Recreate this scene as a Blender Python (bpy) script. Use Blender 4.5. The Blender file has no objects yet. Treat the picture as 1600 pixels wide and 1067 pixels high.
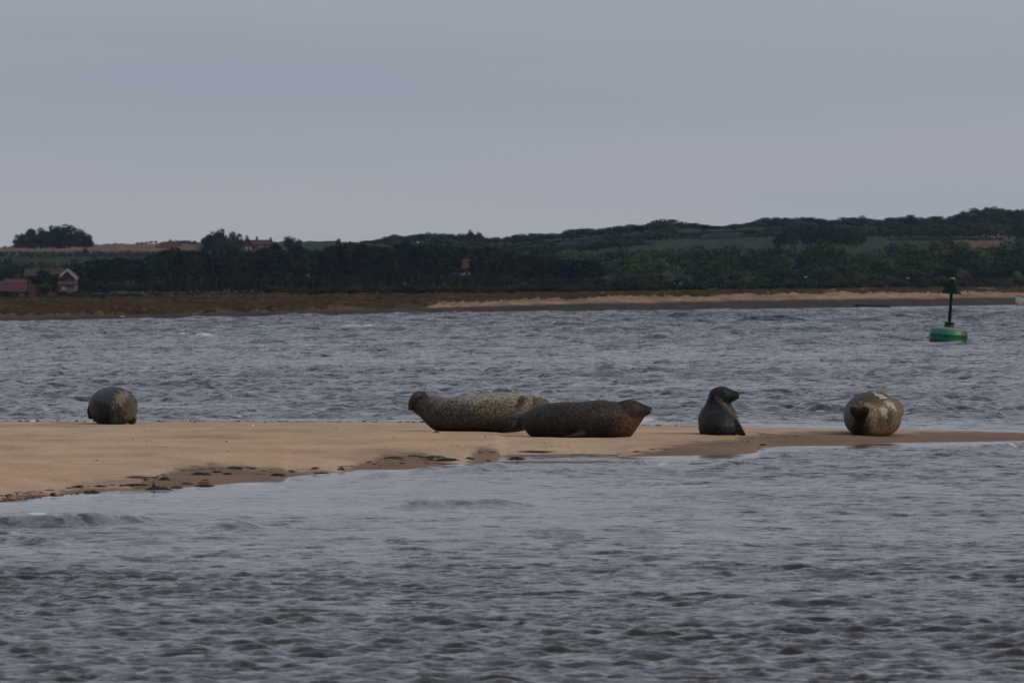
import bpy, bmesh, math, random
import numpy as np
from mathutils import Vector, Matrix

random.seed(7)
rng = np.random.default_rng(11)
sc = bpy.context.scene
COL = sc.collection

# ------------------------------------------------------------------ camera
F = 18000.0          # focal length in photo pixels (1600 wide)
H = 1.95             # eye height above the water
Y0 = 456.0           # photo row of the horizon
K = F * H
cam = bpy.data.cameras.new('camera')
cam.sensor_width = 36.0
cam.lens = 36.0 * F / 1600.0
cam.clip_start = 1.0
cam.clip_end = 20000.0
cam_o = bpy.data.objects.new('camera', cam)
COL.objects.link(cam_o)
cam_o.location = (0, 0, H)
cam_o.rotation_euler = (math.radians(90) - math.atan((533.5 - Y0) / F), 0, 0)
cam.dof.use_dof = True
cam.dof.focus_distance = 140.0
cam.dof.aperture_fstop = 22.0
sc.camera = cam_o

# ------------------------------------------------------------------ world (overcast)
SUN_AZ, SUN_EL = math.radians(108), math.radians(32)
w = bpy.data.worlds.new('World')
sc.world = w
w.use_nodes = True
nt = w.node_tree
nt.nodes.clear()
N = nt.nodes.new
out = N('ShaderNodeOutputWorld')
bg = N('ShaderNodeBackground'); bg.inputs['Strength'].default_value = 0.1
sky = N('ShaderNodeTexSky'); sky.sky_type = 'NISHITA'; sky.sun_disc = False
sky.sun_elevation = SUN_EL; sky.sun_rotation = SUN_AZ
sky.air_density = 1.0; sky.dust_density = 3.0
tc = N('ShaderNodeTexCoord')
mp = N('ShaderNodeMapping'); mp.inputs['Scale'].default_value = (5.0, 5.0, 70.0)
nz = N('ShaderNodeTexNoise'); nz.inputs['Scale'].default_value = 1.0
nz.inputs['Detail'].default_value = 3.0; nz.inputs['Roughness'].default_value = 0.45
rp = N('ShaderNodeValToRGB')
rp.color_ramp.elements[0].position = 0.36; rp.color_ramp.elements[0].color = (3.2, 3.6, 4.22, 1)
rp.color_ramp.elements[1].position = 0.64; rp.color_ramp.elements[1].color = (3.95, 4.05, 4.5, 1)
mix = N('ShaderNodeMixRGB'); mix.inputs['Fac'].default_value = 0.94
nt.links.new(tc.outputs['Generated'], mp.inputs['Vector'])
nt.links.new(mp.outputs['Vector'], nz.inputs['Vector'])
nt.links.new(nz.outputs['Fac'], rp.inputs['Fac'])
nt.links.new(sky.outputs['Color'], mix.inputs['Color1'])
nt.links.new(rp.outputs['Color'], mix.inputs['Color2'])
nt.links.new(mix.outputs['Color'], bg.inputs['Color'])
nt.links.new(bg.outputs['Background'], out.inputs['Surface'])

# ------------------------------------------------------------------ sun behind thin cloud
sl = bpy.data.lights.new('sun', 'SUN')
sl.energy = 1.5; sl.angle = math.radians(14); sl.color = (1.0, 0.9, 0.78)
so = bpy.data.objects.new('sun', sl); COL.objects.link(so)
sd = Vector((math.cos(SUN_EL) * math.sin(SUN_AZ), math.cos(SUN_EL) * math.cos(SUN_AZ), math.sin(SUN_EL)))
so.rotation_euler = sd.to_track_quat('Z', 'Y').to_euler()
so.location = (60, 60, 60)

vs = sc.view_settings
vs.view_transform = 'Standard'; vs.look = 'None'; vs.gamma = 1.0; vs.use_curve_mapping = False
vs.exposure = 0.0
sc.cycles.use_denoising = True
sc.cycles.denoising_input_passes = 'RGB_ALBEDO_NORMAL'
sc.cycles.denoising_prefilter = 'ACCURATE'
sc.cycles.max_bounces = 6
sc.cycles.volume_bounces = 0

# ------------------------------------------------------------------ helpers
def smooth(a, b, x):
    t = np.clip((np.asarray(x, float) - a) / (b - a), 0, 1)
    return t * t * (3 - 2 * t)

def P(px, py, d):
    return Vector(((px - 800) / F * d, d, H - (py - Y0) / F * d))

def link(o, parent=None):
    COL.objects.link(o)
    if parent is not None:
        o.parent = parent
    return o

def tag(o, label=None, cat=None, group=None, kind=None):
    if label: o['label'] = label
    if cat: o['category'] = cat
    if group: o['group'] = group
    if kind: o['kind'] = kind
    return o

def mesh_np(name, v, q, mat=None, smooth_shade=True):
    """v (n,3) array, q (m,k) array of faces"""
    v = np.ascontiguousarray(v, dtype=np.float32); q = np.ascontiguousarray(q, dtype=np.int32)
    me = bpy.data.meshes.new(name)
    k = q.shape[1]
    me.vertices.add(len(v)); me.vertices.foreach_set('co', v.ravel())
    me.loops.add(q.size); me.loops.foreach_set('vertex_index', q.ravel())
    me.polygons.add(len(q))
    me.polygons.foreach_set('loop_start', np.arange(0, q.size, k, dtype=np.int32))
    me.polygons.foreach_set('loop_total', np.full(len(q), k, dtype=np.int32))
    me.update(calc_edges=True); me.validate()
    if smooth_shade:
        me.polygons.foreach_set('use_smooth', np.ones(len(me.polygons), dtype=bool))
    if mat: me.materials.append(mat)
    return me

def set_color(me, rgb, name='col'):
    a = me.color_attributes.new(name, 'FLOAT_COLOR', 'POINT')
    c = np.ones((len(me.vertices), 4), dtype=np.float32); c[:, :3] = rgb
    a.data.foreach_set('color', c.ravel())

def set_float(me, val, name):
    a = me.attributes.new(name, 'FLOAT', 'POINT')
    a.data.foreach_set('value', np.ascontiguousarray(val, dtype=np.float32))

def empty(name, loc, rz=0.0):
    o = bpy.data.objects.new(name, None); COL.objects.link(o)
    o.location = loc; o.rotation_euler = (0, 0, rz); o.empty_display_size = 0.2
    return o

class MB:
    """collects simple solids; build() links them as one mesh object"""
    def __init__(s): s.v = []; s.f = []
    def add(s, v, f):
        n = len(s.v); s.v += [tuple(p) for p in v]; s.f += [tuple(i + n for i in t) for t in f]
    def box(s, x0, x1, y0, y1, z0, z1):
        s.add([(x, y, z) for z in (z0, z1) for y in (y0, y1) for x in (x0, x1)],
              [(0, 2, 3, 1), (4, 5, 7, 6), (0, 1, 5, 4), (2, 6, 7, 3), (0, 4, 6, 2), (1, 3, 7, 5)])
    def tube(s, pts, rad, n=8, cap=True):
        pts = [Vector(p) for p in pts]
        if not hasattr(rad, '__len__'): rad = [rad] * len(pts)
        v = []; f = []
        for i, p in enumerate(pts):
            a = pts[max(i - 1, 0)]; b = pts[min(i + 1, len(pts) - 1)]
            t = (b - a).normalized()
            u = t.cross(Vector((0.13, 0.97, 0.21))).normalized(); w_ = t.cross(u)
            for k in range(n):
                an = 2 * math.pi * k / n
                v.append(p + (u * math.cos(an) + w_ * math.sin(an)) * rad[i])
        for i in range(len(pts) - 1):
            for k in range(n):
                k2 = (k + 1) % n
                f.append((i * n + k, i * n + k2, (i + 1) * n + k2, (i + 1) * n + k))
        if cap:
            f.append(tuple(range(n - 1, -1, -1))); f.append(tuple((len(pts) - 1) * n + k for k in range(n)))
        s.add(v, f)
    def lathe(s, prof, n=32, c=(0, 0, 0)):
        v = []; f = []
        for r, z in prof:
            for k in range(n):
                an = 2 * math.pi * k / n
                v.append((c[0] + r * math.cos(an), c[1] + r * math.sin(an), c[2] + z))
        for i in range(len(prof) - 1):
            for k in range(n):
                k2 = (k + 1) % n
                f.append((i * n + k, i * n + k2, (i + 1) * n + k2, (i + 1) * n + k))
        f.append(tuple(range(n - 1, -1, -1))); f.append(tuple((len(prof) - 1) * n + k for k in range(n)))
        s.add(v, f)
    def mesh(s, name, mat, sm=False):
        me = bpy.data.meshes.new(name); me.from_pydata(s.v, [], s.f); me.update()
        if mat: me.materials.append(mat)
        if sm: me.polygons.foreach_set('use_smooth', np.ones(len(me.polygons), dtype=bool))
        return me
    def build(s, name, mat, parent=None, sm=False):
        return link(bpy.data.objects.new(name, s.mesh(name, mat, sm)), parent)

def sinsum(x, y, n, lmin, lmax, seed, aniso=1.0):
    """cheap band-limited noise, about unit variance"""
    r = np.random.default_rng(seed); o = np.zeros_like(np.asarray(x, float))
    for i in range(n):
        lam = math.exp(r.uniform(math.log(lmin), math.log(lmax))); th = r.uniform(0, math.pi); ph = r.uniform(0, 6.283)
        k = 2 * math.pi / lam
        o += np.sin(k * (np.cos(th) * x + np.sin(th) * y * aniso) + ph)
    return o * math.sqrt(2.0 / n)

# ------------------------------------------------------------------ materials
def new_mat(name):
    m = bpy.data.materials.new(name); m.use_nodes = True
    t = m.node_tree; b = t.nodes['Principled BSDF']
    return m, t, b

def noise(t, scale, detail=4, rough=0.55, vec=None):
    n = t.nodes.new('ShaderNodeTexNoise'); n.inputs['Scale'].default_value = scale
    n.inputs['Detail'].default_value = detail; n.inputs['Roughness'].default_value = rough
    if vec is not None: t.links.new(vec, n.inputs['Vector'])
    return n

def ramp(t, fac, stops):
    r = t.nodes.new('ShaderNodeValToRGB'); cr = r.color_ramp
    while len(cr.elements) < len(stops): cr.elements.new(0.5)
    for e, (p, c) in zip(cr.elements, stops):
        e.position = p; e.color = (c[0], c[1], c[2], 1)
    t.links.new(fac, r.inputs['Fac']); return r

def mul(t, a, b, fac=1.0, mode='MULTIPLY'):
    m = t.nodes.new('ShaderNodeMixRGB'); m.blend_type = mode
    if isinstance(fac, float): m.inputs['Fac'].default_value = fac
    else: t.links.new(fac, m.inputs['Fac'])
    for s, x in (('Color1', a), ('Color2', b)):
        if isinstance(x, tuple): m.inputs[s].default_value = (*x, 1)
        else: t.links.new(x, m.inputs[s])
    return m.outputs['Color']

def geo_pos(t, scale=(1, 1, 1), obj=False):
    if obj:
        c = t.nodes.new('ShaderNodeTexCoord').outputs['Object']
    else:
        c = t.nodes.new('ShaderNodeNewGeometry').outputs['Position']
    mpn = t.nodes.new('ShaderNodeMapping'); mpn.inputs['Scale'].default_value = scale
    t.links.new(c, mpn.inputs['Vector']); return mpn.outputs['Vector']

def attr(t, name):
    a = t.nodes.new('ShaderNodeAttribute'); a.attribute_name = name; return a

def bump(t, b, height, strength, dist):
    n = t.nodes.new('ShaderNodeBump'); n.inputs['Strength'].default_value = strength
    n.inputs['Distance'].default_value = dist
    t.links.new(height, n.inputs['Height']); t.links.new(n.outputs['Normal'], b.inputs['Normal']); return n

def simple(name, rgb, rough=0.6, var=0.25, scale=3.0, spec=0.4, obj=True):
    m, t, b = new_mat(name)
    n = noise(t, scale, 5, 0.6, geo_pos(t, obj=obj))
    r = ramp(t, n.outputs['Fac'], [(0.25, tuple(c * (1 - var) for c in rgb)), (0.75, tuple(min(1, c * (1 + var)) for c in rgb))])
    t.links.new(r.outputs['Color'], b.inputs['Base Color'])
    b.inputs['Roughness'].default_value = rough
    b.inputs['Specular IOR Level'].default_value = spec
    return m

M = {}
# water: body colour from turbidity, sky from the surface
m, t, b = new_mat('sea_water'); M['water'] = m
ca = attr(t, 'col'); fo = attr(t, 'foam')
v1 = geo_pos(t, (1, 1, 1))
fn = noise(t, 5.0, 6, 0.75, v1)
fm = t.nodes.new('ShaderNodeMath'); fm.operation = 'ADD'
t.links.new(fo.outputs['Fac'], fm.inputs[0]); t.links.new(fn.outputs['Fac'], fm.inputs[1])
fr = ramp(t, fm.outputs[0], [(0.98 / 2 + 0.2, (0, 0, 0)), (0.98 / 2 + 0.38, (1, 1, 1))])
fdiv = t.nodes.new('ShaderNodeMath'); fdiv.operation = 'MULTIPLY'; fdiv.inputs[1].default_value = 0.8
t.links.new(fm.outputs[0], fdiv.inputs[0]); t.links.new(fdiv.outputs[0], fr.inputs['Fac'])
t.links.new(mul(t, ca.outputs['Color'], (0.6, 0.6, 0.62), fr.outputs['Color'], 'MIX'), b.inputs['Base Color'])
rr = t.nodes.new('ShaderNodeMapRange'); rr.inputs['To Min'].default_value = 0.09; rr.inputs['To Max'].default_value = 0.7
t.links.new(fr.outputs['Color'], rr.inputs['Value']); t.links.new(rr.outputs['Result'], b.inputs['Roughness'])
b.inputs['IOR'].default_value = 1.333
gN = t.nodes.new('ShaderNodeNewGeometry').outputs['Normal']
rip = attr(t, 'ripple')
def facet(scale, vec, amt):
    n_ = noise(t, scale, 3, 0.6, vec)
    sb = t.nodes.new('ShaderNodeVectorMath'); sb.operation = 'SUBTRACT'; sb.inputs[1].default_value = (0.5, 0.5, 0.5)
    ml = t.nodes.new('ShaderNodeVectorMath'); ml.operation = 'MULTIPLY'; ml.inputs[1].default_value = (amt, amt, 0.0)
    t.links.new(n_.outputs['Color'], sb.inputs[0]); t.links.new(sb.outputs[0], ml.inputs[0]); return ml.outputs[0]
def vadd(a_, b_, op='ADD'):
    n_ = t.nodes.new('ShaderNodeVectorMath'); n_.operation = op
    t.links.new(a_, n_.inputs[0])
    if op == 'SCALE': t.links.new(b_, n_.inputs['Scale'])
    elif b_ is not None: t.links.new(b_, n_.inputs[1])
    return n_.outputs[0]
fs = vadd(vadd(facet(2.2, geo_pos(t, (1, 0.6, 1)), 1.0), facet(7.0, geo_pos(t, (1, 0.7, 1)), 1.2)), facet(24.0, geo_pos(t), 0.7))
nn = vadd(vadd(gN, vadd(fs, rip.outputs['Fac'], 'SCALE')), None, 'NORMALIZE')
t.links.new(nn, b.inputs['Normal'])

# sand
m, t, b = new_mat('sand'); M['sand'] = m
wet = attr(t, 'wet'); vv = geo_pos(t, (1, 0.35, 1))
na = noise(t, 0.9, 6, 0.62, vv); nb = noise(t, 14.0, 4, 0.7, geo_pos(t, (1, 0.5, 1)))
dry = ramp(t, na.outputs['Fac'], [(0.28, (0.42, 0.285, 0.188)), (0.52, (0.525, 0.37, 0.255)), (0.75, (0.6, 0.435, 0.31))])
wetc = ramp(t, na.outputs['Fac'], [(0.3, (0.17, 0.11, 0.075)), (0.7, (0.235, 0.155, 0.105))])
c1 = mul(t, dry.outputs['Color'], wetc.outputs['Color'], wet.outputs['Fac'], 'MIX')
sp = ramp(t, nb.outputs['Fac'], [(0.3, (0.78, 0.76, 0.74)), (0.6, (1.0, 1.0, 1.0))])
t.links.new(mul(t, c1, sp.outputs['Color'], 0.6), b.inputs['Base Color'])
rr = t.nodes.new('ShaderNodeMapRange'); rr.inputs['To Min'].default_value = 0.95; rr.inputs['To Max'].default_value = 0.75
t.links.new(wet.outputs['Fac'], rr.inputs['Value']); t.links.new(rr.outputs['Result'], b.inputs['Roughness'])
b.inputs['Specular IOR Level'].default_value = 0.08
bump(t, b, nb.outputs['Fac'], 0.7, 0.06)

# far land: vertex colour broken up by noise
m, t, b = new_mat('far_land'); M['land'] = m
ca = attr(t, 'col'); n = noise(t, 0.25, 6, 0.65, geo_pos(t, (1, 0.12, 1)))
r = ramp(t, n.outputs['Fac'], [(0.3, (0.45, 0.45, 0.45)), (0.7, (1.45, 1.4, 1.35))])
t.links.new(mul(t, ca.outputs['Color'], r.outputs['Color'], 1.0), b.inputs['Base Color'])
b.inputs['Roughness'].default_value = 0.95; b.inputs['Specular IOR Level'].default_value = 0.1

def foliage(name, c0, c1, c2):
    m, t, b = new_mat(name)
    n = noise(t, 0.7, 4, 0.6, geo_pos(t, obj=True))
    oi = t.nodes.new('ShaderNodeObjectInfo')
    r = ramp(t, n.outputs['Fac'], [(0.3, c0), (0.52, c1), (0.72, c2)])
    rr = t.nodes.new('ShaderNodeMapRange'); rr.inputs['To Min'].default_value = 0.5; rr.inputs['To Max'].default_value = 1.6
    t.links.new(oi.outputs['Random'], rr.inputs['Value'])
    hs = t.nodes.new('ShaderNodeHueSaturation'); t.links.new(r.outputs['Color'], hs.inputs['Color'])
    t.links.new(rr.outputs['Result'], hs.inputs['Value'])
    t.links.new(hs.outputs['Color'], b.inputs['Base Color'])
    b.inputs['Roughness'].default_value = 0.85; b.inputs['Specular IOR Level'].default_value = 0.08
    return m
M['pine'] = foliage('pine_needles', (0.008, 0.011, 0.009), (0.014, 0.018, 0.014), (0.022, 0.026, 0.017))
M['broad'] = foliage('broadleaf', (0.018, 0.028, 0.008), (0.036, 0.052, 0.013), (0.062, 0.082, 0.02))
M['broad_dark'] = foliage('broadleaf_dark', (0.012, 0.015, 0.011), (0.02, 0.025, 0.016), (0.03, 0.037, 0.021))
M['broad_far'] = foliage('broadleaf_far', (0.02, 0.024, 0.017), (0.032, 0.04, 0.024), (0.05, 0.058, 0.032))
M['hawthorn'] = foliage('hawthorn', (0.03, 0.04, 0.022), (0.065, 0.078, 0.048), (0.16, 0.165, 0.13))
M['gorse'] = foliage('gorse', (0.02, 0.02, 0.01), (0.04, 0.034, 0.014), (0.11, 0.06, 0.012))
M['scrub'] = foliage('scrub', (0.02, 0.018, 0.012), (0.032, 0.03, 0.017), (0.05, 0.04, 0.02))
M['bark'] = simple('bark', (0.045, 0.036, 0.03), 0.9, 0.3, 2.0, 0.1)
M['pine_bark'] = simple('pine_bark', (0.03, 0.022, 0.018), 0.9, 0.3, 2.0, 0.1)
M['grass_blade'] = simple('marsh_grass', (0.068, 0.05, 0.025), 0.9, 0.75, 0.12, 0.1, obj=False)
M['brick'] = simple('red_brick', (0.075, 0.038, 0.032), 0.85, 0.25, 4.0)
M['pale_wall'] = simple('pale_render', (0.13, 0.105, 0.09), 0.8, 0.15, 2.0)
M['tile'] = simple('red_roof_tile', (0.055, 0.0145, 0.0115), 0.8, 0.3, 3.0)
M['tile_brown'] = simple('brown_roof_tile', (0.03, 0.022, 0.02), 0.8, 0.3, 3.0)
M['slate'] = simple('grey_slate', (0.035, 0.036, 0.04), 0.7, 0.25, 3.0)
M['white'] = simple('white_paint', (0.7, 0.68, 0.65), 0.5, 0.08, 3.0)
M['barge'] = simple('dull_white_board', (0.38, 0.35, 0.34), 0.6, 0.1, 3.0)
M['glass'] = simple('window_glass', (0.05, 0.055, 0.065), 0.1, 0.1, 1.0, 0.6)
M['weed_dark'] = simple('dark_wrack', (0.022, 0.018, 0.013), 0.4, 0.5, 14.0, 0.5)
M['weed_green'] = simple('green_weed', (0.04, 0.05, 0.014), 0.45, 0.5, 14.0, 0.5)
M['weed_brown'] = simple('brown_weed', (0.07, 0.045, 0.026), 0.5, 0.5, 14.0, 0.4)

# ------------------------------------------------------------------ sandbar shape (height over the water)
def edge(pts, z=0.0):
    """photo polyline -> (px, distance) where a surface at height z meets that row"""
    p = np.array(pts, float)
    return p[:, 0], F * (H - z) / (p[:, 1] - Y0)

NEAR = [(-500, 830), (-200, 803), (0, 785), (62, 779), (187, 770.5), (265, 766), (344, 760.5), (388, 756), (437, 755), (452, 747),
        (500, 742), (550, 736), (631, 735.5), (694, 728), (735, 724), (778, 720), (784, 711), (900, 708.5), (960, 710), (985, 714),
        (1050, 713.5), (1150, 711.5), (1183, 708.5), (1190, 701), (1215, 697.5), (1320, 697), (1372, 693), (1600, 689), (1900, 683), (2200, 679)]
BACK = [(-500, 656), (0, 657.5), (600, 658.5), (760, 660), (1000, 663.5), (1100, 665.5), (1250, 668.5), (1400, 671.5), (1500, 673), (1600, 675.5), (1900, 678), (2200, 678)]
WET = [(-500, 815), (-200, 793), (0, 774), (25, 770), (75, 766), (112, 761), (200, 757), (262, 741), (290, 735), (331, 731), (406, 734),
       (500, 732), (547, 727), (578, 720), (600, 715.5), (650, 712), (669, 714), (712, 720), (735, 716), (744, 706), (806, 706), (900, 707), (966, 708),
       (1010, 704), (1079, 696), (1145, 693), (1197, 683), (1285, 682), (1320, 681.5), (1600, 677.2), (1900, 678.2), (2200, 678.2)]
nx, nd = edge(NEAR); bx_, bd0 = edge(BACK, 0.15); wx, wd = edge(WET, 0.05)
CRX = np.array([-500, 0, 700, 1100, 1400, 1600, 1900, 2200]); CRZ = np.array([0.2, 0.2, 0.19, 0.15, 0.10, 0.07, 0.05, 0.03])

def bar_parts(X, Y):
    Ys = np.maximum(Y, 1.0)
    px = 800 + F * X / Ys
    jit = 0.25 * sinsum(X, Y, 12, 0.6, 3.0, 5)
    dn = np.interp(px, nx, nd) + jit * 0.6
    hc = np.interp(px, CRX, CRZ)
    by = np.interp(px, bx_, [r[1] for r in BACK])
    db = F * (H - hc) / (by - Y0)
    dw = np.interp(px, wx, wd) + jit
    return px, dn, np.maximum(db, dn + 3.0), dw, hc

def sand_z(X, Y):
    px, dn, db, dw, hc = bar_parts(X, Y)
    t = Y - dn; L = 0.38 * (db - dn)
    up = hc * (1 - np.exp(-np.maximum(t, 0) / L)) / (1 - math.exp(-1 / 0.38))
    z = np.where(t < 0, np.maximum(0.028 * t, -0.5), np.minimum(up, hc))
    back = Y - db
    z = np.where(back > 0, np.maximum(hc - 0.022 * back - 0.02 * smooth(0, 3, back) * 0, -0.6), z)
    z = z + 0.016 * (smooth(-0.4, 0.4, Y - dw) - 1) * (t > 0)          # small scarp where the tide stopped
    z = z + 0.0035 * sinsum(X, Y * 0.6, 24, 0.7, 4.0, 21) * smooth(0.5, 3, t)
    z = z + 0.0012 * sinsum(X, Y * 0.6, 20, 0.25, 0.8, 22) * smooth(0.5, 3, t)
    # thin spit that closes the little pool
    sd_ = K / (722.3 - Y0)
    g_ = np.exp(-((Y - sd_ - 0.002 * (px - 780)) / 0.55) ** 2)
    z = np.maximum(z, np.where((px > 725) & (px < 990), 0.06 * g_ - 0.046 - 0.02 * smooth(930, 990, px) - 0.3 * (g_ < 0.02), -9))
    return z

def ground(px, py):
    """distance and height of the sand seen at a photo point"""
    d = F * (H - float(np.interp(px, CRX, CRZ))) / (py - Y0)
    for _ in range(9):
        z = float(sand_z(np.array([(px - 800) / F * d]), np.array([d]))[0])
        z = max(z, 0.0)
        d = 0.3 * d + 0.7 * F * (H - z) / (py - Y0)
    return d, z

# ------------------------------------------------------------------ far terrain shape
SHX = np.array([-900, -400, 0, 400, 700, 1000, 1200, 1600, 1750, 2500])
SHY = np.array([510, 507, 503, 496, 490.5, 486.5, 483, 476.3, 475, 475])
def shore_d(px): return K / (np.interp(px, SHX, SHY) - Y0)
LX = np.array([-900, 0, 200, 310, 400, 560, 800, 1000, 1200, 1400, 1600, 2500])
def L(*y): return np.array(y, float)
LINES = [  # (distance as function of shore distance, photo row at LX)
    (lambda s: s + 70,  L(496, 494, 492, 490, 488, 484, 475, 471, 467, 465, 463, 462)),
    (lambda s: s + 150, L(485, 483, 481, 479, 477, 475, 470, 465, 460, 458.5, 457.5, 457)),
    (lambda s: s + 280, L(472, 470, 467, 465, 463, 462, 461, 458, 455, 452, 450, 450)),
    (lambda s: np.maximum(s + 480, 1750 + 0 * s), L(463, 462, 461, 460, 460, 459, 457, 453, 450, 447, 445, 445)),
    (lambda s: np.maximum(s + 800, 2600 + 0 * s), L(456, 455, 454, 453, 453, 452, 450, 447, 445, 442, 440, 440)),
    (lambda s: np.maximum(s + 950, 2800 + 0 * s), L(404, 402, 401, 400, 400, 402, 410, 398, 394, 394, 392, 390)),
    (lambda s: np.maximum(s + 1200, 3200 + 0 * s), L(393, 391, 389.5, 389, 388, 388, 392, 377, 372, 372, 376, 372)),
    (lambda s: np.maximum(s + 1600, 3700 + 0 * s), L(387, 386, 381, 377.5, 377, 378.5, 376, 357, 349, 347, 336, 332)),
]
def terrain_lines(px):
    s = shore_d(px)
    ds = [s - 60, s]; zs = [np.full_like(s, -0.9), np.full_like(s, 0.0)]
    for fn_, yy in LINES:
        d = fn_(s); y = np.interp(px, LX, yy)
        ds.append(d); zs.append(H - (y - Y0) * d / F)
    ds.append(ds[-1] + 900); zs.append(zs[-1] - 14)
    return np.array(ds), np.array(zs)

def terrain_z(px, d):
    ds, zs = terrain_lines(np.array([float(px)]))
    return float(np.interp(d, ds[:, 0], zs[:, 0]))

# ------------------------------------------------------------------ water
def build_water():
    a_f = np.linspace(-0.056, 0.056, 330)
    side = 0.056 + np.cumsum(np.geomspace(0.001, 0.25, 13))
    ang = np.concatenate([-side[::-1], a_f, side])
    r0 = np.arange(6, 56, 1.0)
    r1 = np.concatenate([np.arange(56, 82, 0.042), np.arange(82, 165, 0.09)])
    r2 = [165.0]
    while r2[-1] < 2000: r2.append(r2[-1] + r2[-1] * 0.00102)
    row = np.concatenate([r0, r1, np.array(r2)])
    dr = np.gradient(row); da = np.gradient(ang)
    Y, A = np.meshgrid(row.astype(np.float32), ang.astype(np.float32), indexing='ij')
    X = A * Y
    spac = np.maximum(dr[:, None] * np.ones_like(A), 0.6 * da[None, :] * Y)
    px = 800 + F * A
    sz = sand_z(X, Y)
    depth = -sz
    shore = shore_d(px)
    far = smooth(158, 185, Y)
    # strength of the sea: choppy channel, sheltered water in front of the bar
    rowpx = Y0 + K / Y
    lee = np.interp(rowpx, [690, 725, 750, 765, 795, 818, 850, 920, 1100], [0.5, 0.5, 0.42, 0.3, 0.33, 0.62, 0.88, 1.0, 1.0])
    lee = lee + 0.38 * smooth(750, 1200, px) * smooth(850, 780, rowpx)
    gust = 1 + 0.2 * sinsum(X, Y, 14, 5, 22, 31)
    gust_f = 1 + 0.28 * sinsum(X, Y * 0.3, 14, 6, 30, 33)
    amp_n = (1 - far) * lee * np.clip(gust, 0.35, 2) * smooth(0.0, 0.22, depth)
    amp_f = far * np.clip(gust_f, 0.3, 2) * np.interp(Y, [160, 190, 260, 400], [0.35, 0.6, 0.9, 1.0]) * smooth(0.0, 0.3, depth)
    amp_f = amp_f * smooth(shore - 2, shore - 35, Y)
    Z = np.zeros_like(X); DX = np.zeros_like(X); DY = np.zeros_like(X)
    def add(sel_rows, amp, n, lmin, lmax, srms, seed, head, spread, q):
        r = np.random.default_rng(seed)
        x = X[sel_rows]; y = Y[sel_rows]; sp_ = spac[sel_rows]; am = amp[sel_rows]
        z = np.zeros_like(x); dx = np.zeros_like(x); dy = np.zeros_like(x)
        for i in range(n):
            lam = math.exp(r.uniform(math.log(lmin), math.log(lmax)))
            th = head + r.normal(0, spread); ph = r.uniform(0, 6.283)
            k = 2 * math.pi / lam; cx, cy = math.sin(th), -math.cos(th)
            a = srms * math.sqrt(2 / n) / k
            wgt = smooth(2.2, 4.2, lam / sp_) * a
            arg = k * (cx * x + cy * y) + ph
            c = np.cos(arg); s = np.sin(arg)
            z += wgt * c; dx -= wgt * cx * s; dy -= wgt * cy * s
        Z[sel_rows] += am * z; DX[sel_rows] += q * am * dx; DY[sel_rows] += q * am * dy
    near_rows = (row > 50) & (row < 190); far_rows = row > 155
    add(near_rows, amp_n, 90, 0.12, 0.42, 0.235, 3, 0.2, 0.6, 0.6)
    add(near_rows, amp_n, 16, 0.42, 1.4, 0.04, 4, 0.1, 0.5, 0.9)
    add(far_rows, amp_f, 76, 0.42, 1.1, 0.42, 8, -0.35, 0.7, 0.5)
    add(far_rows, amp_f, 16, 1.3, 4.0, 0.06, 9, -0.5, 0.5, 0.8)
    add(far_rows, amp_f * smooth(260, 620, Y), 50, 0.9, 2.4, 0.34, 10, -0.3, 0.65, 0.5)
    add(far_rows, amp_f * smooth(420, 900, Y), 40, 2.0, 5.0, 0.22, 12, -0.3, 0.6, 0.5)
    # small separate wavelets running on to the bar (photo rows)
    foam = np.zeros_like(X)
    RID = [(-60, 826, 260, 815, 0.075, 0.3), (-60, 846, 120, 852, 0.045, 0.3), (590, 795, 840, 788, 0.05, 0.3), (690, 741, 775, 735, 0.04, 0.28),
           (745, 733, 800, 733, 0.05, 0.4), (560, 748, 620, 744, 0.035, 0.35), (985, 727, 1010, 726, 0.05, 0.35), (1085, 730, 1245, 727, 0.042, 0.3), (1240, 705, 1340, 704, 0.03, 0.4), (960, 741, 1060, 739, 0.022, 0.5),
           (1430, 716, 1580, 711, 0.036, 0.3), (1500, 703, 1640, 697, 0.04, 0.4), (440, 752, 500, 749, 0.03, 0.4), (300, 826, 420, 822, 0.035, 0.4), (830, 740, 930, 737, 0.03, 0.4)]
    for (xa, ya, xb, yb, h_, wd_) in RID:
        u = (px - xa) / (xb - xa)
        yl = K / ((ya + (yb - ya) * u) - Y0) + 0.35 * np.sin(px * 0.021 + xa) + 0.03 * np.sin(px * 0.17)
        win = smooth(-0.08, 0.3, u) * smooth(1.12, 0.65, u)
        dyy = Y - yl
        prof = np.where(dyy < 0, np.exp(-(dyy / wd_) ** 2), np.exp(-(dyy / (wd_ * 1.8)) ** 2))
        Z += 1.4 * h_ * win * prof * (0.9 + 0.1 * np.sin(px * 0.045 + ya)) * smooth(0.0, 0.05, depth)
    # foam: thin swash edge, a few white caps
    foam = np.maximum(foam, 0.45 * np.exp(-((depth - 0.012) / 0.012) ** 2) * (Y > 100) * (rowpx > 690) * (0.7 + 0.5 * sinsum(X, Y, 8, 0.5, 3, 51)))
    foam = np.maximum(foam, 0.5 * np.exp(-((depth - 0.05) / 0.05) ** 2) * (Y > 150) * (rowpx < 690) * np.clip(0.55 + 0.5 * sinsum(X, Y * 0.6, 12, 0.6, 5, 52), 0, 1.1))
    caps = [(60, 803, 26, 5, 0.7), (85, 812, 30, 4, 0.65), (25, 832, 35, 5, 0.5), (580, 741, 14, 2.5, 0.7), (1035, 725, 14, 2.5, 0.7), (1575, 699, 25, 2.0, 0.6), (470, 749, 20, 2, 0.55), (1005, 657, 30, 3.0, 0.7), (70, 645, 25, 2, 0.5)]
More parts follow.
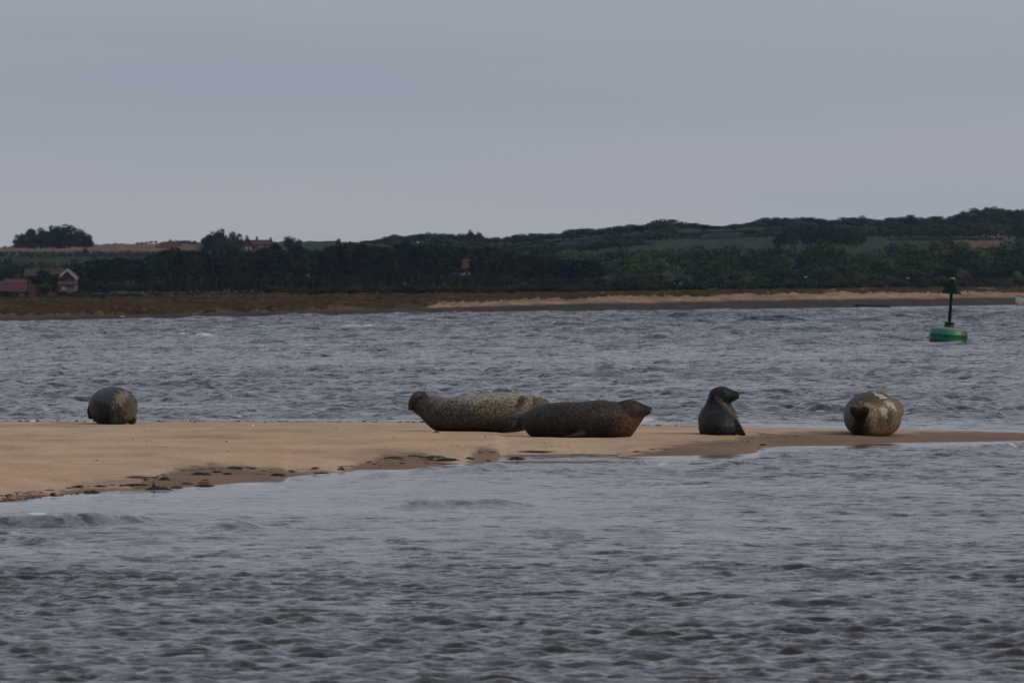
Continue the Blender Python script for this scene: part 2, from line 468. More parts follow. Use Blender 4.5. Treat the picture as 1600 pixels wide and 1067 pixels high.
    for (cx, cy, wx_, wy_, s_) in caps:
        foam = np.maximum(foam, s_ * np.exp(-((px - cx) / wx_) ** 2 - ((rowpx - cy) / wy_) ** 2))
    far_caps = [(550, 508.5, 24, 0.17), (577, 507, 13, 0.16), (318, 522, 22, 0.14), (285, 520, 9, 0.13), (1393, 500, 7, 0.12), (1545, 491, 8, 0.1), (945, 492, 7, 0.1), (1085, 489.5, 7, 0.1),
                (320, 611, 20, 0.05), (1075, 603, 30, 0.05), (735, 604, 25, 0.05), (610, 598, 22, 0.05), (370, 645, 25, 0.05), (1550, 637, 30, 0.05)]
    for (cx, cy, wx_, h_) in far_caps:
        yc = F * (H - h_) / (cy - Y0)
        lat = np.exp(-((px - cx) / wx_) ** 2); wy_ = 0.9 + yc * 0.0025
        bumpz = (h_ if h_ > 0.09 else 0.0) * lat * np.exp(-((Y - yc) / wy_) ** 2)
        Z = np.where(bumpz > 0.004, np.maximum(Z, bumpz * 1.3), Z)
        foam = np.maximum(foam, 0.8 * lat * np.exp(-((Y - yc + 0.3 * wy_) / wy_) ** 2) * np.clip(0.7 + 0.45 * sinsum(px, Y * 3, 10, 3, 16, 57), 0, 1.2))
    X2 = X + DX; Y2 = Y + DY
    nr, na_ = X.shape
    idx = np.arange(nr * na_).reshape(nr, na_)
    keep = (Y < shore + 12) & (sz < 0.07)
    kq = keep[:-1, :-1] & keep[1:, :-1] & keep[:-1, 1:] & keep[1:, 1:]
    q = np.stack([idx[:-1, :-1], idx[:-1, 1:], idx[1:, 1:], idx[1:, :-1]], -1)[kq]
    used = np.unique(q); remap = np.zeros(nr * na_, dtype=np.int64); remap[used] = np.arange(len(used))
    V = np.stack([X2, Y2, Z], -1).reshape(-1, 3)[used]
    me = mesh_np('water', V, remap[q], M['water'])
    brown = np.array([0.024, 0.0205, 0.020]); teal = np.array([0.010, 0.016, 0.022]); sandy = np.array([0.16, 0.115, 0.085])
    fw = smooth(160, 240, Y)[..., None]; sh = smooth(0.22, 0.0, depth)[..., None] * (depth > -0.05)[..., None]
    colr = brown * (1 - fw) + teal * fw
    colr = colr * (1 - 0.6 * sh) + sandy * 0.6 * sh
    set_color(me, colr.reshape(-1, 3)[used])
    set_float(me, np.clip(foam, 0, 1).ravel()[used], 'foam')
    rp_ = np.where(Y < 175, 0.12 + 0.75 * lee, np.interp(Y, [175, 400, 900, 1400], [1.05, 1.45, 2.3, 2.4])) * smooth(0.0, 0.12, depth)
    set_float(me, np.clip(rp_, 0.08, 2.5).ravel()[used], 'ripple')
    o = link(bpy.data.objects.new('water', me)); tag(o, kind='structure')
    print('water faces', len(q))
build_water()

# ------------------------------------------------------------------ sandbar
def build_sand():
    ang = np.concatenate([np.linspace(-0.2, -0.062, 18)[:-1], np.linspace(-0.062, 0.062, 250), np.linspace(0.062, 0.2, 18)[1:]])
    row = np.concatenate([np.arange(84, 100, 0.5), np.arange(100, 178, 0.23), np.arange(178, 214, 1.0)])
    Y, A = np.meshgrid(row, ang, indexing='ij'); X = A * Y
    Z = sand_z(X, Y)
    px, dn, db, dw, hc = bar_parts(X, Y)
    nr, na_ = X.shape; idx = np.arange(nr * na_).reshape(nr, na_)
    q = np.stack([idx[:-1, :-1], idx[:-1, 1:], idx[1:, 1:], idx[1:, :-1]], -1).reshape(-1, 4)
    me = mesh_np('sandbar', np.stack([X, Y, Z], -1).reshape(-1, 3), q, M['sand'])
    wet = 1 - smooth(-0.5, 1.1, Y - dw + 0.3 * sinsum(X, Y, 10, 0.2, 1.0, 77))
    damp = 0.3 * smooth(0.3, 1.6, sinsum(X, Y * 0.35, 16, 1.5, 7.0, 78)) * (0.45 + 0.55 * smooth(12, 2, Y - dw)) + 0.16 * smooth(0.2, 1.5, sinsum(X, Y * 0.25, 24, 0.4, 2.0, 79))
    stain = 0.0 * wet
    for (cx, cy, wx_, wy_) in [(218, 746, 18, 3.0), (60, 764.5, 35, 1.2), (280, 739.5, 14, 0.8), (1240, 690, 40, 1.5)]:
        stain = np.maximum(stain, 0.75 * np.exp(-((px - cx) / wx_) ** 2 - ((Y0 + F * (H - 0.06) / Y - cy) / wy_) ** 2))
    backwet = 0.35 * smooth(-2.5, 0.0, Y - db)
    set_float(me, np.clip(np.maximum.reduce([wet, damp, stain, backwet]), 0, 1).ravel(), 'wet')
    tag(link(bpy.data.objects.new('sandbar', me)), kind='structure')
build_sand()

# ------------------------------------------------------------------ far shore and hills
def build_land():
    px = np.concatenate([np.linspace(-900, -150, 20)[:-1], np.linspace(-150, 1750, 260), np.linspace(1750, 2500, 20)[1:]])
    ds, zs = terrain_lines(px)
    nl = len(ds)
    cl = [np.zeros((len(px), 3)) for _ in range(nl)]
    def C(k, pts):
        p = np.array([q[0] for q in pts], float); c = np.array([q[1] for q in pts])
        cl[k] = np.stack([np.interp(px, p, c[:, i]) for i in range(3)], -1)
    mud = (0.042, 0.029, 0.024); mud2 = (0.07, 0.05, 0.037); orange = (0.085, 0.052, 0.028); green = (0.036, 0.038, 0.018)
    olive = (0.055, 0.046, 0.025); sandc = (0.27, 0.18, 0.118); brown = (0.13, 0.085, 0.058); gfield = (0.016, 0.025, 0.014); dk = (0.03, 0.035, 0.018)
    C(0, [(0, mud)]); C(1, [(0, mud)])
    C(2, [(0, orange), (420, orange), (660, olive), (680, sandc), (1000, sandc), (1600, sandc)])
    C(3, [(0, green), (400, olive), (670, olive), (720, (0.2, 0.13, 0.08)), (1000, (0.16, 0.11, 0.07)), (1200, sandc), (1600, sandc)])
    C(4, [(0, green), (600, green), (900, olive), (1600, olive)])
    C(5, [(0, dk)]); C(6, [(0, dk)]); C(7, [(0, gfield), (1600, gfield)])
    C(8, [(0, brown), (300, brown), (312, gfield), (1480, gfield), (1500, brown), (1570, brown), (1590, gfield)])
    C(9, [(0, brown), (305, brown), (315, gfield), (1600, gfield)]); C(10, [(0, gfield)])
    names = [('mudflat', 0, 2, 8), ('shore_grassland', 2, 4, 12), ('woodland_ground', 4, 6, 10), ('hill', 6, 10, 10)]
    for nm, k0, k1, sub in names:
        D = []; Zs = []; Cs = []
        for k in range(k0, k1):
            n_ = sub + (1 if k == k1 - 1 else 0)
            for j in range(n_):
                u = j / sub
                D.append(ds[k] * (1 - u) + ds[k + 1] * u); Zs.append(zs[k] * (1 - u) + zs[k + 1] * u)
                uc = float(smooth(0.35, 1.0, u)) if k < 3 else u
                if k == 1: uc = float(smooth(0.8, 1.0, u))
                Cs.append(cl[k] * (1 - uc) + cl[k + 1] * uc)
        D = np.array(D); Zs = np.array(Zs); Cs = np.array(Cs)
        Xs = (px[None, :] - 800) / F * D
        rough = {'mudflat': 0.05, 'shore_grassland': 0.16, 'woodland_ground': 0.2, 'hill': 0.25}[nm]
        ed = np.ones(len(D)); ed[0] = 0; ed[-1] = 0
        Zs = Zs + rough * sinsum(Xs, D, 20, 3, 25, 60) * ed[:, None] * (Zs > 0.02)
        nr, na_ = Xs.shape; idx = np.arange(nr * na_).reshape(nr, na_)
        q = np.stack([idx[:-1, :-1], idx[:-1, 1:], idx[1:, 1:], idx[1:, :-1]], -1).reshape(-1, 4)
        me = mesh_np(nm, np.stack([Xs, D, Zs], -1).reshape(-1, 3), q, M['land'])
        set_color(me, Cs.reshape(-1, 3))
        tag(link(bpy.data.objects.new(nm, me)), kind='structure')
build_land()
#@@REST@@

# ------------------------------------------------------------------ trees and bushes
def leaf_quads(cent, nrm, size, r):
    """quads around centres, facing roughly along nrm"""
    n = len(cent)
    d = nrm + r.normal(0, 0.33, (n, 3)); d /= np.linalg.norm(d, axis=1)[:, None]
    u = np.cross(d, r.normal(0, 1, (n, 3))); u /= np.linalg.norm(u, axis=1)[:, None]
    v = np.cross(d, u)
    s = (size * r.uniform(0.6, 1.4, n))[:, None]; a = r.uniform(0.5, 1.0, n)[:, None]
    V = np.stack([cent - u * s, cent - v * s * a, cent + u * s, cent + v * s * a], 1).reshape(-1, 3)
    return V, np.arange(4 * n).reshape(n, 4)

def crown_mesh(name, blobs, n, size, mat, seed):
    r = np.random.default_rng(seed)
    blobs = np.array(blobs, float)         # x y z rx ry rz
    area = blobs[:, 3] * blobs[:, 5]; pick = r.choice(len(blobs), n, p=area / area.sum())
    d = r.normal(0, 1, (n, 3)); d /= np.linalg.norm(d, axis=1)[:, None]
    rad = r.uniform(0.55, 1.08, n)[:, None]
    c = blobs[pick, :3] + d * blobs[pick, 3:6] * rad
    V, Q = leaf_quads(c, d, size, r)
    return mesh_np(name, V, Q, mat, False)

def limbs_mesh(name, mat, pts_list):
    mb = MB()
    for pts, rad in pts_list: mb.tube(pts, rad, 7)
    return mb.mesh(name, mat, True)

def broad_variant(seed, lumps=11, spread=0.33, low=0.12):
    """unit tree: height 1, crown about 1 wide"""
    r = np.random.default_rng(seed); bl = [(0, 0, 0.55, 0.3, 0.3, 0.3)]; lim = []
    for i in range(lumps):
        a = r.uniform(0, 6.283); rr_ = spread * math.sqrt(r.uniform(0.1, 1)); z = r.uniform(0.35, 0.86) - 0.25 * (rr_ / spread) ** 2 * r.uniform(0, 1)
        s = r.uniform(0.13, 0.22)
        z = max(z, low + s * 0.6)
        bl.append((rr_ * math.cos(a), rr_ * math.sin(a), min(z, 1 - s * 0.8), s, s, s * 0.8))
        lim.append(([(0, 0, 0.2), (rr_ * .4 * math.cos(a), rr_ * .4 * math.sin(a), 0.2 + (z - .2) * .55), (rr_ * math.cos(a), rr_ * math.sin(a), z)], [0.025, 0.016, 0.006]))
    bl.append((0, 0, 0.84, 0.17, 0.17, 0.14))
    trunk = [([(0, 0, -0.03), (0.01, 0, 0.15), (0, 0.01, 0.45), (0, 0, 0.75)], [0.05, 0.037, 0.028, 0.01])]
    return bl, trunk + lim

def pine_variant(seed):
    r = np.random.default_rng(seed); bl = []; lim = []
    lean = r.uniform(-0.04, 0.04)
    tr = [([(0, 0, -0.03), (lean * .3, 0, 0.35), (lean * .7, 0, 0.7), (lean, 0, 0.96)], [0.026, 0.02, 0.015, 0.005])]
    bot = r.uniform(0.36, 0.5); nt_ = 11
    for i in range(nt_):
        z = bot + (0.95 - bot) * (i + r.uniform(0, .6)) / nt_
        a = r.uniform(0, 6.283); wmax = 0.2 * (1 - 0.62 * ((z - bot) / (1 - bot)) ** 1.5)
        rr_ = wmax * r.uniform(0.45, 1.05)
        cx, cy = lean * z + rr_ * math.cos(a), rr_ * math.sin(a)
        s = r.uniform(0.08, 0.13)
        bl.append((cx, cy, z, s, s, s * 0.5)); lim.append(([(lean * z, 0, z - .05), (cx, cy, z)], [0.009, 0.004]))
    bl.append((lean, 0, 0.94, 0.08, 0.08, 0.06)); bl.append((lean * .8, 0, 0.72, 0.12, 0.12, 0.2))
    return bl, tr + lim

VAR = {}
def variants(kind, mat, bark, n, gen, nleaf, size):
    VAR[kind] = []
    for i in range(n):
        bl, li = gen(100 + i * 7 + len(kind))
        VAR[kind].append((crown_mesh(kind + '_crown', bl, nleaf, size, mat, 5 + i), limbs_mesh(kind + '_trunk', bark, li)))
variants('pine', M['pine'], M['pine_bark'], 6, pine_variant, 1100, 0.028)
variants('broad', M['broad'], M['bark'], 6, broad_variant, 1900, 0.03)
variants('broad_dark', M['broad_dark'], M['bark'], 5, broad_variant, 1900, 0.03)
variants('broad_far', M['broad_far'], M['bark'], 6, lambda s: broad_variant(s, 13, 0.35, 0.0), 1900, 0.032)
variants('hawthorn', M['hawthorn'], M['bark'], 4, lambda s: broad_variant(s, 10, 0.36, 0.02), 1300, 0.034)
variants('gorse', M['gorse'], M['bark'], 4, lambda s: broad_variant(s, 12, 0.42, 0.0), 1000, 0.04)
variants('scrub', M['scrub'], M['bark'], 4, lambda s: broad_variant(s, 12, 0.42, 0.0), 1000, 0.04)

ZONES = ['above bare left sand', 'above the leftmost seal', 'left quarter', 'left of centre', 'above the speckled seal', 'above the front seal', 'above the upright seal', 'above the patchy seal', 'near the buoy']
def tree(px, top, wpx, d, kind, name, label, cat, group, base=None):
    zb = terrain_z(px, d) if base is None else H - (base - Y0) * d / F
    zt = H - (top - Y0) * d / F
    h = max(zt - zb, 0.4)
    w_ = wpx * d / F
    o = empty(name, ((px - 800) / F * d, d, zb - 0.02), random.uniform(0, 6.283))
    cm, tm = random.choice(VAR[kind])
    wf = 0.55 if kind == 'pine' else 1.0
    o.scale = (w_ / wf, w_ / wf, h)
    if group:
        label += ', ' + ZONES[sum(px > b_ for b_ in (110, 245, 430, 640, 860, 1050, 1210, 1440))]
    tag(o, label, cat, group)
    link(bpy.data.objects.new('crown', cm), o); link(bpy.data.objects.new('trunk', tm), o)
    return o

def skyline(pts, x):
    p = np.array(pts, float); return float(np.interp(x, p[:, 0], p[:, 1]))

RIDGE = [(560, 381), (575, 376), (600, 372), (620, 365), (635, 367), (650, 365.5), (672, 362), (690, 364), (715, 362), (752, 366), (760, 373), (775, 370), (797, 369), (820, 365), (837, 362.5), (862, 361),
         (875, 366), (882, 362.5), (897, 357), (925, 357), (947, 352), (975, 352), (1000, 349), (1025, 346), (1035, 340), (1052, 340), (1062, 349), (1097, 347.5), (1117, 352), (1150, 350), (1175, 347),
         (1190, 340), (1225, 339), (1267, 336), (1285, 341), (1300, 344), (1315, 339.5), (1345, 336), (1360, 340), (1380, 341), (1400, 336), (1422, 335), (1445, 341), (1467, 337), (1487, 338), (1507, 328),
         (1540, 320.5), (1560, 322), (1577, 330), (1597, 324), (1660, 320), (1750, 318)]
x = 566
while x < 1660:
    tp = skyline(RIDGE, x) + random.uniform(-1, 2.5); wd_ = random.uniform(36, 62) * (0.7 if x < 700 else 1)
    tree(x, tp, wd_, random.uniform(3450, 3600), 'broad_far', 'hill_tree', 'hazy tree in the wood along the skyline ridge at right', 'tree', 'trees of the wood on the ridge')
    x += wd_ * 0.3
x = 600
while x < 1650:
    tp = skyline(RIDGE, x) + random.uniform(9, 17); wd_ = random.uniform(26, 44)
    if tp < 386:
        tree(x, tp, wd_, random.uniform(3260, 3400), 'broad_far', 'hill_tree', 'hazy tree in the wood on the slope below the skyline ridge', 'tree', 'trees on the slope below the ridge')
    x += wd_ * 0.5
for (x, tp, wd_) in [(735, 357.5, 22), (747, 361, 18)]:
    tree(x, tp, wd_, 3420, 'broad_dark', 'hill_tree', 'tall dark tree standing above the ridge wood left of centre' if x == 735 else 'lower dark tree beside the tall one above the ridge wood', 'tree', None)
for x in list(range(900, 1215, 13)) + list(range(1350, 1640, 14)):
    tree(x + random.uniform(-4, 4), skyline(RIDGE, x) + random.uniform(18, 25), random.uniform(28, 40), random.uniform(3200, 3250), 'broad_far', 'hill_tree', 'hazy tree at the lower edge of the ridge wood', 'tree', 'trees at the lower edge of the ridge wood')
# slope between ridge wood and the pines
for x in range(590, 1010, 13):
    tree(x + random.uniform(-5, 5), skyline([(560, 390), (700, 380), (800, 382), (900, 378), (960, 376)], x) + random.uniform(-3, 4), random.uniform(28, 42), random.uniform(2850, 3100), 'broad_far', 'hill_tree',
         'hazy tree filling the slope behind the pinewood', 'tree', 'trees on the slope behind the pinewood')
for i in range(15):
    x = 1218 + i * 9.2
    tree(x, skyline([(1210, 364), (1235, 353), (1290, 350), (1330, 353), (1355, 364)], x) + random.uniform(-2, 2), random.uniform(24, 34), random.uniform(2900, 3000), 'broad_dark', 'plantation_tree',
         'dark tree of the square plantation in front of the ridge', 'tree', 'trees of the dark plantation', base=388)
# isolated clump on the left skyline
for (x, tp, wd_) in [(29, 371, 20), (34, 364, 28), (48, 356, 34), (64, 354, 38), (82, 351, 40), (102, 349, 42), (120, 355, 40), (134, 363, 30), (140, 371, 18), (72, 360, 40), (95, 358, 44), (112, 362, 40), (54, 364, 36), (44, 372, 30), (66, 370, 36), (88, 370, 36), (108, 371, 36), (124, 370, 28)]:
    tree(x, tp, wd_, random.uniform(3280, 3360), 'broad_dark', 'clump_tree', 'broad dark tree in the lone clump on the left skyline', 'tree', 'trees of the lone skyline clump', base=391)
for (x, tp, wd_) in [(325, 366, 26), (332, 360, 34), (346, 356, 38), (363, 360, 36), (371, 368, 22), (345, 370, 50), (322, 378, 22), (365, 377, 30)]:
    tree(x, tp, wd_, random.uniform(2950, 3050), 'broad_dark', 'clump_tree', 'dark domed tree between the bungalow and the chimneyed house', 'tree', 'domed trees between the two hill houses', base=400)
for (x, tp, wd_, lb) in [(386, 366, 18, 'small round tree just left of the chimneyed hill house'), (452, 368, 24, 'dark round tree right of the chimneyed hill house'), (466, 372, 18, 'lower tree touching the round tree right of the hill house'),
                         (530, 371, 17, 'small lone tree on the green skyline field'), (547, 376, 14, 'low bush-like tree right of the lone skyline tree'), (133, 388, 13, 'small bush below the right end of the skyline clump')]:
    tree(x, tp, wd_, 3020 if x != 530 and x != 547 else 3500, 'broad_dark', 'hill_tree', lb, 'tree', None, base=398 if x > 200 else 397)
for x in (215, 222, 229, 236, 244, 190, 170, 8, 20):
    tree(x, skyline([(0, 385.5), (170, 383), (244, 376)], x), 9 + random.uniform(-2, 3), 3640, 'broad_dark', 'hedge_bush', 'tiny dark bush on the skyline of the brown field', 'bush', 'hedge bushes on the brown field skyline')

def hedge(pxa, pxb, top, bot, d, label, kind='broad_dark'):
    """a clipped hedge as one leafy body"""
    r = np.random.default_rng(int(pxa)); a = P(pxa, bot, d); b_ = P(pxb, bot, d); h = (bot - top) * d / F
    L_ = b_.x - a.x; n = int(L_ * 22)
    c = np.stack([r.uniform(0, L_, n), r.uniform(-1.0, 1.0, n), r.uniform(0, h, n) * (0.9 + 0.1 * np.sin(r.uniform(0, L_, n)))], -1)
    nr_ = np.stack([r.normal(0, .3, n), np.full(n, -1.0), r.uniform(0, 1, n)], -1)
    V, Q = leaf_quads(c, nr_, 0.3, r)
    o = link(bpy.data.objects.new('hedge', mesh_np('hedge', V, Q, M[kind], False))); o.location = a
    tag(o, label, 'hedge')
hedge(264, 306, 376, 382, 3550, 'clipped dark hedge on the skyline behind the red bungalow')
hedge(1356, 1700, 361, 369, 3180, 'long dark hedge line below the ridge wood at right')
hedge(1388, 1570, 370.5, 375.5, 3080, 'lower hedge above the brown field at right')
hedge(0, 260, 393, 401, 2800, 'dark hedge below the brown field at left')

# front woodland right of centre
MID = [(790, 402), (800, 398), (820, 386), (840, 380), (855, 386), (870, 393), (890, 390), (910, 395), (930, 401), (950, 392), (970, 387), (1000, 388), (1040, 385), (1060, 387), (1080, 383), (1100, 386), (1120, 390), (1130, 381),
       (1150, 377), (1170, 384), (1200, 383), (1230, 378), (1250, 384), (1265, 375), (1285, 372), (1300, 382), (1310, 392), (1340, 392), (1360, 386), (1380, 380), (1400, 377), (1450, 378), (1465, 372), (1480, 370), (1500, 373), (1508, 382),
       (1545, 385), (1560, 376), (1580, 368), (1600, 366), (1700, 364)]
for (lo, hi, step, dz, d0, d1, lb, gr) in [(800, 1680, 21, 0, 2420, 2520, 'leafy tree at the back of the green wood behind the beach', 'back trees of the green wood'),
                                           (800, 1660, 24, 17, 2340, 2420, 'leafy tree in the middle of the green wood behind the beach', 'middle trees of the green wood'),
                                           (790, 1660, 26, 36, 2270, 2340, 'low leafy tree at the front edge of the green wood', 'front trees of the green wood')]:
    x = lo
    while x < hi:
        tp = skyline(MID, x) + dz + random.uniform(-3, 4)
        kd = random.choice(['broad', 'broad', 'broad_dark']) if dz else 'broad'
        tree(x, tp, random.uniform(56, 98) * (0.8 if dz > 20 else 1), random.uniform(d0, d1), kd, 'wood_tree', lb, 'tree', gr)
        x += step * random.uniform(0.75, 1.25)
for (x, tp) in [(892, 433), (905, 430), (925, 429), (945, 431), (972, 428), (1000, 430), (1020, 426), (1043, 423), (1075, 428), (1110, 432), (1130, 424), (1168, 430), (1190, 432), (1330, 420), (1345, 428), (1390, 430), (1500, 418), (1512, 425), (1590, 422), (855, 437), (820, 440)]:
    tree(x, tp, random.uniform(20, 34), random.uniform(2215, 2250) if x > 1150 else 1900 + (x - 800) * 0.6, 'hawthorn', 'hawthorn_bush', 'pale flecked hawthorn bush at the foot of the green wood', 'bush', 'pale hawthorns before the green wood')

# pinewood left of centre
PIN = [(105, 424), (125, 412), (150, 405), (170, 404), (190, 400), (215, 405), (235, 400), (255, 392), (262, 387), (275, 386), (290, 392), (310, 392), (330, 390), (350, 388), (365, 386), (385, 393), (400, 391), (415, 387), (430, 380),
       (445, 391), (460, 384), (480, 388), (505, 389), (515, 382), (535, 380), (550, 379), (575, 381), (590, 382), (610, 384), (622, 378), (640, 377), (655, 381), (685, 383), (700, 385), (730, 388), (745, 387), (760, 385), (770, 383),
       (785, 389), (800, 395), (850, 400), (900, 403), (940, 408)]
x = 112
while x < 930:
    tp = skyline(PIN, x) + random.uniform(-2, 3)
    tree(x, tp, random.uniform(26, 40), random.uniform(1960, 2020), 'pine', 'pine_tree', 'tall dark pine in the back rank of the pinewood', 'tree', 'back rank of the pinewood')
    x += random.uniform(6, 11)
x = 116
while x < 925:
    tp = skyline(PIN, x) + random.uniform(2, 12)
    if not (727 < x < 735):
        tree(x, tp, random.uniform(26, 42), random.uniform(1840, 1910), 'pine', 'pine_tree', 'tall dark pine in the front rank of the pinewood', 'tree', 'front rank of the pinewood')
    x += random.uniform(8, 15)
x = 110
while x < 940:
    if True:
        tree(x, skyline(PIN, x) + random.uniform(22, 44), random.uniform(34, 60), random.uniform(1930, 1950), 'broad_dark', 'understorey_tree', 'dark undergrowth tree standing among the pine trunks', 'tree', 'undergrowth trees in the pinewood')
    x += random.uniform(10, 18)
for x in range(112, 900, 24):
    tree(x + random.uniform(-6, 6), 440 + random.uniform(-6, 8), random.uniform(30, 52), random.uniform(2030, 2060), 'broad_dark', 'understorey_tree', 'low dark bush filling the back of the pinewood', 'bush', 'bushes at the back of the pinewood')
# left edge: village trees
for i in range(11):
    x = -20 + i * 17
    tree(x, skyline([(-20, 398), (60, 404), (100, 408), (160, 400), (200, 396)], x) + random.uniform(-3, 5), random.uniform(34, 52), random.uniform(2350, 2480), 'broad', 'village_tree', 'green tree behind the village roofs at far left', 'tree', 'trees behind the village roofs')
for i in range(9):
    x = 190 + i * 16
    tree(x, 396 + random.uniform(-3, 5), random.uniform(34, 48), random.uniform(2350, 2480), 'broad', 'village_tree', 'green tree showing above the left end of the pinewood', 'tree', 'trees above the left end of the pinewood')
tree(68, 421, 60, 1640, 'broad_dark', 'village_tree', 'large round dark tree between the red roofs and the white gable', 'tree', None)
tree(84, 430, 36, 1660, 'broad_dark', 'village_tree', 'dark tree leaning against the left of the white gabled house', 'tree', None)
tree(70, 440, 36, 1580, 'broad', 'village_tree', 'olive bush in front of the large round dark tree', 'bush', None)
tree(104, 431, 20, 1690, 'broad', 'village_tree', 'green bush in front of the white trimmed gable', 'bush', None)
tree(40, 455, 24, 1585, 'broad_dark', 'village_tree', 'dark bush at the right end of the red roofs', 'bush', None)
for x in (-12, 8, 26, 96, 112, 124):
    tree(x, 455 + random.uniform(-2, 3), random.uniform(24, 34), 1570, 'broad_dark', 'village_bush', 'low dark bush at the foot of the village gardens', 'bush', 'bushes below the village houses')

# gorse and scrub along the shore
x = -20
while x < 1640:
    s = float(shore_d(np.array([x]))[0]); base = float(np.interp(x, LX, LINES[2][1]))
    for rank in range(2):
        kd = random.choice(['gorse', 'scrub', 'scrub']) if rank else random.choice(['gorse', 'scrub'])
        hgt = random.uniform(8, 14) * (0.75 if x < 420 else 1.35)
        d = s + 285 + rank * 70 + random.uniform(-15, 15)
        xx = x + random.uniform(-8, 8)
        zb = terrain_z(xx, d); top = Y0 - (zb - H) * F / d - hgt
        if kd == 'gorse': lb, gr = 'gorse bush with orange-yellow flower along the far shore', 'gorse along the far shore'
        else: lb, gr = 'brown-green scrub bush in the thicket along the far shore', 'scrub along the far shore'
        tree(xx, top, random.uniform(24, 42), d, kd, kd + '_bush', lb, 'bush', gr)
    x += random.uniform(13, 19)
for (x, y, wd_) in [(833, 466, 16), (857, 467.5, 20), (910, 465, 14), (946, 464, 14), (1032, 463, 18), (1072, 461, 22), (1156, 458.5, 22), (1318, 453, 12), (590, 469, 26), (620, 466, 14), (750, 467, 12)]:
    s = float(shore_d(np.array([x]))[0]); d = s + 190
    zb = terrain_z(x, d); top = Y0 - (zb - H) * F / d - random.uniform(5, 8)
    tree(x, top, wd_, d, 'scrub', 'dune_bush', 'dark lone bush on the grass above the far beach', 'bush', 'lone bushes above the far beach')

# rough marsh grass on the far shore: uncountable tufts
def marsh_grass():
    r = np.random.default_rng(90); n = 9000
    px = r.uniform(-60, 1660, n); s = shore_d(px)
    d = s + np.where(px < 680, r.uniform(75, 285, n), r.uniform(150, 285, n))
    V = []; Q = []
    z = np.array([terrain_z(a, b) for a, b in zip(px, d)])
    x = (px - 800) / F * d
    hh = r.uniform(0.12, 0.42, n); ww = r.uniform(0.3, 1.2, n); ln = r.uniform(-.3, .3, n)
    b0 = np.stack([x - ww / 2, d, z - .1], -1); b1 = np.stack([x + ww / 2, d + ln, z - .1], -1)
    t1 = np.stack([x + ww * .3, d + .15, z + hh], -1); t0 = np.stack([x - ww * .35, d + .1, z + hh * r.uniform(.5, 1, n)], -1)
    V = np.stack([b0, b1, t1, t0], 1).reshape(-1, 3)
    o = link(bpy.data.objects.new('marsh_grass', mesh_np('marsh_grass', V, np.arange(4 * n).reshape(n, 4), M['grass_blade'], False)))
    tag(o, 'rough orange-brown marsh grass along the far shore', 'grass', kind='stuff')
marsh_grass()

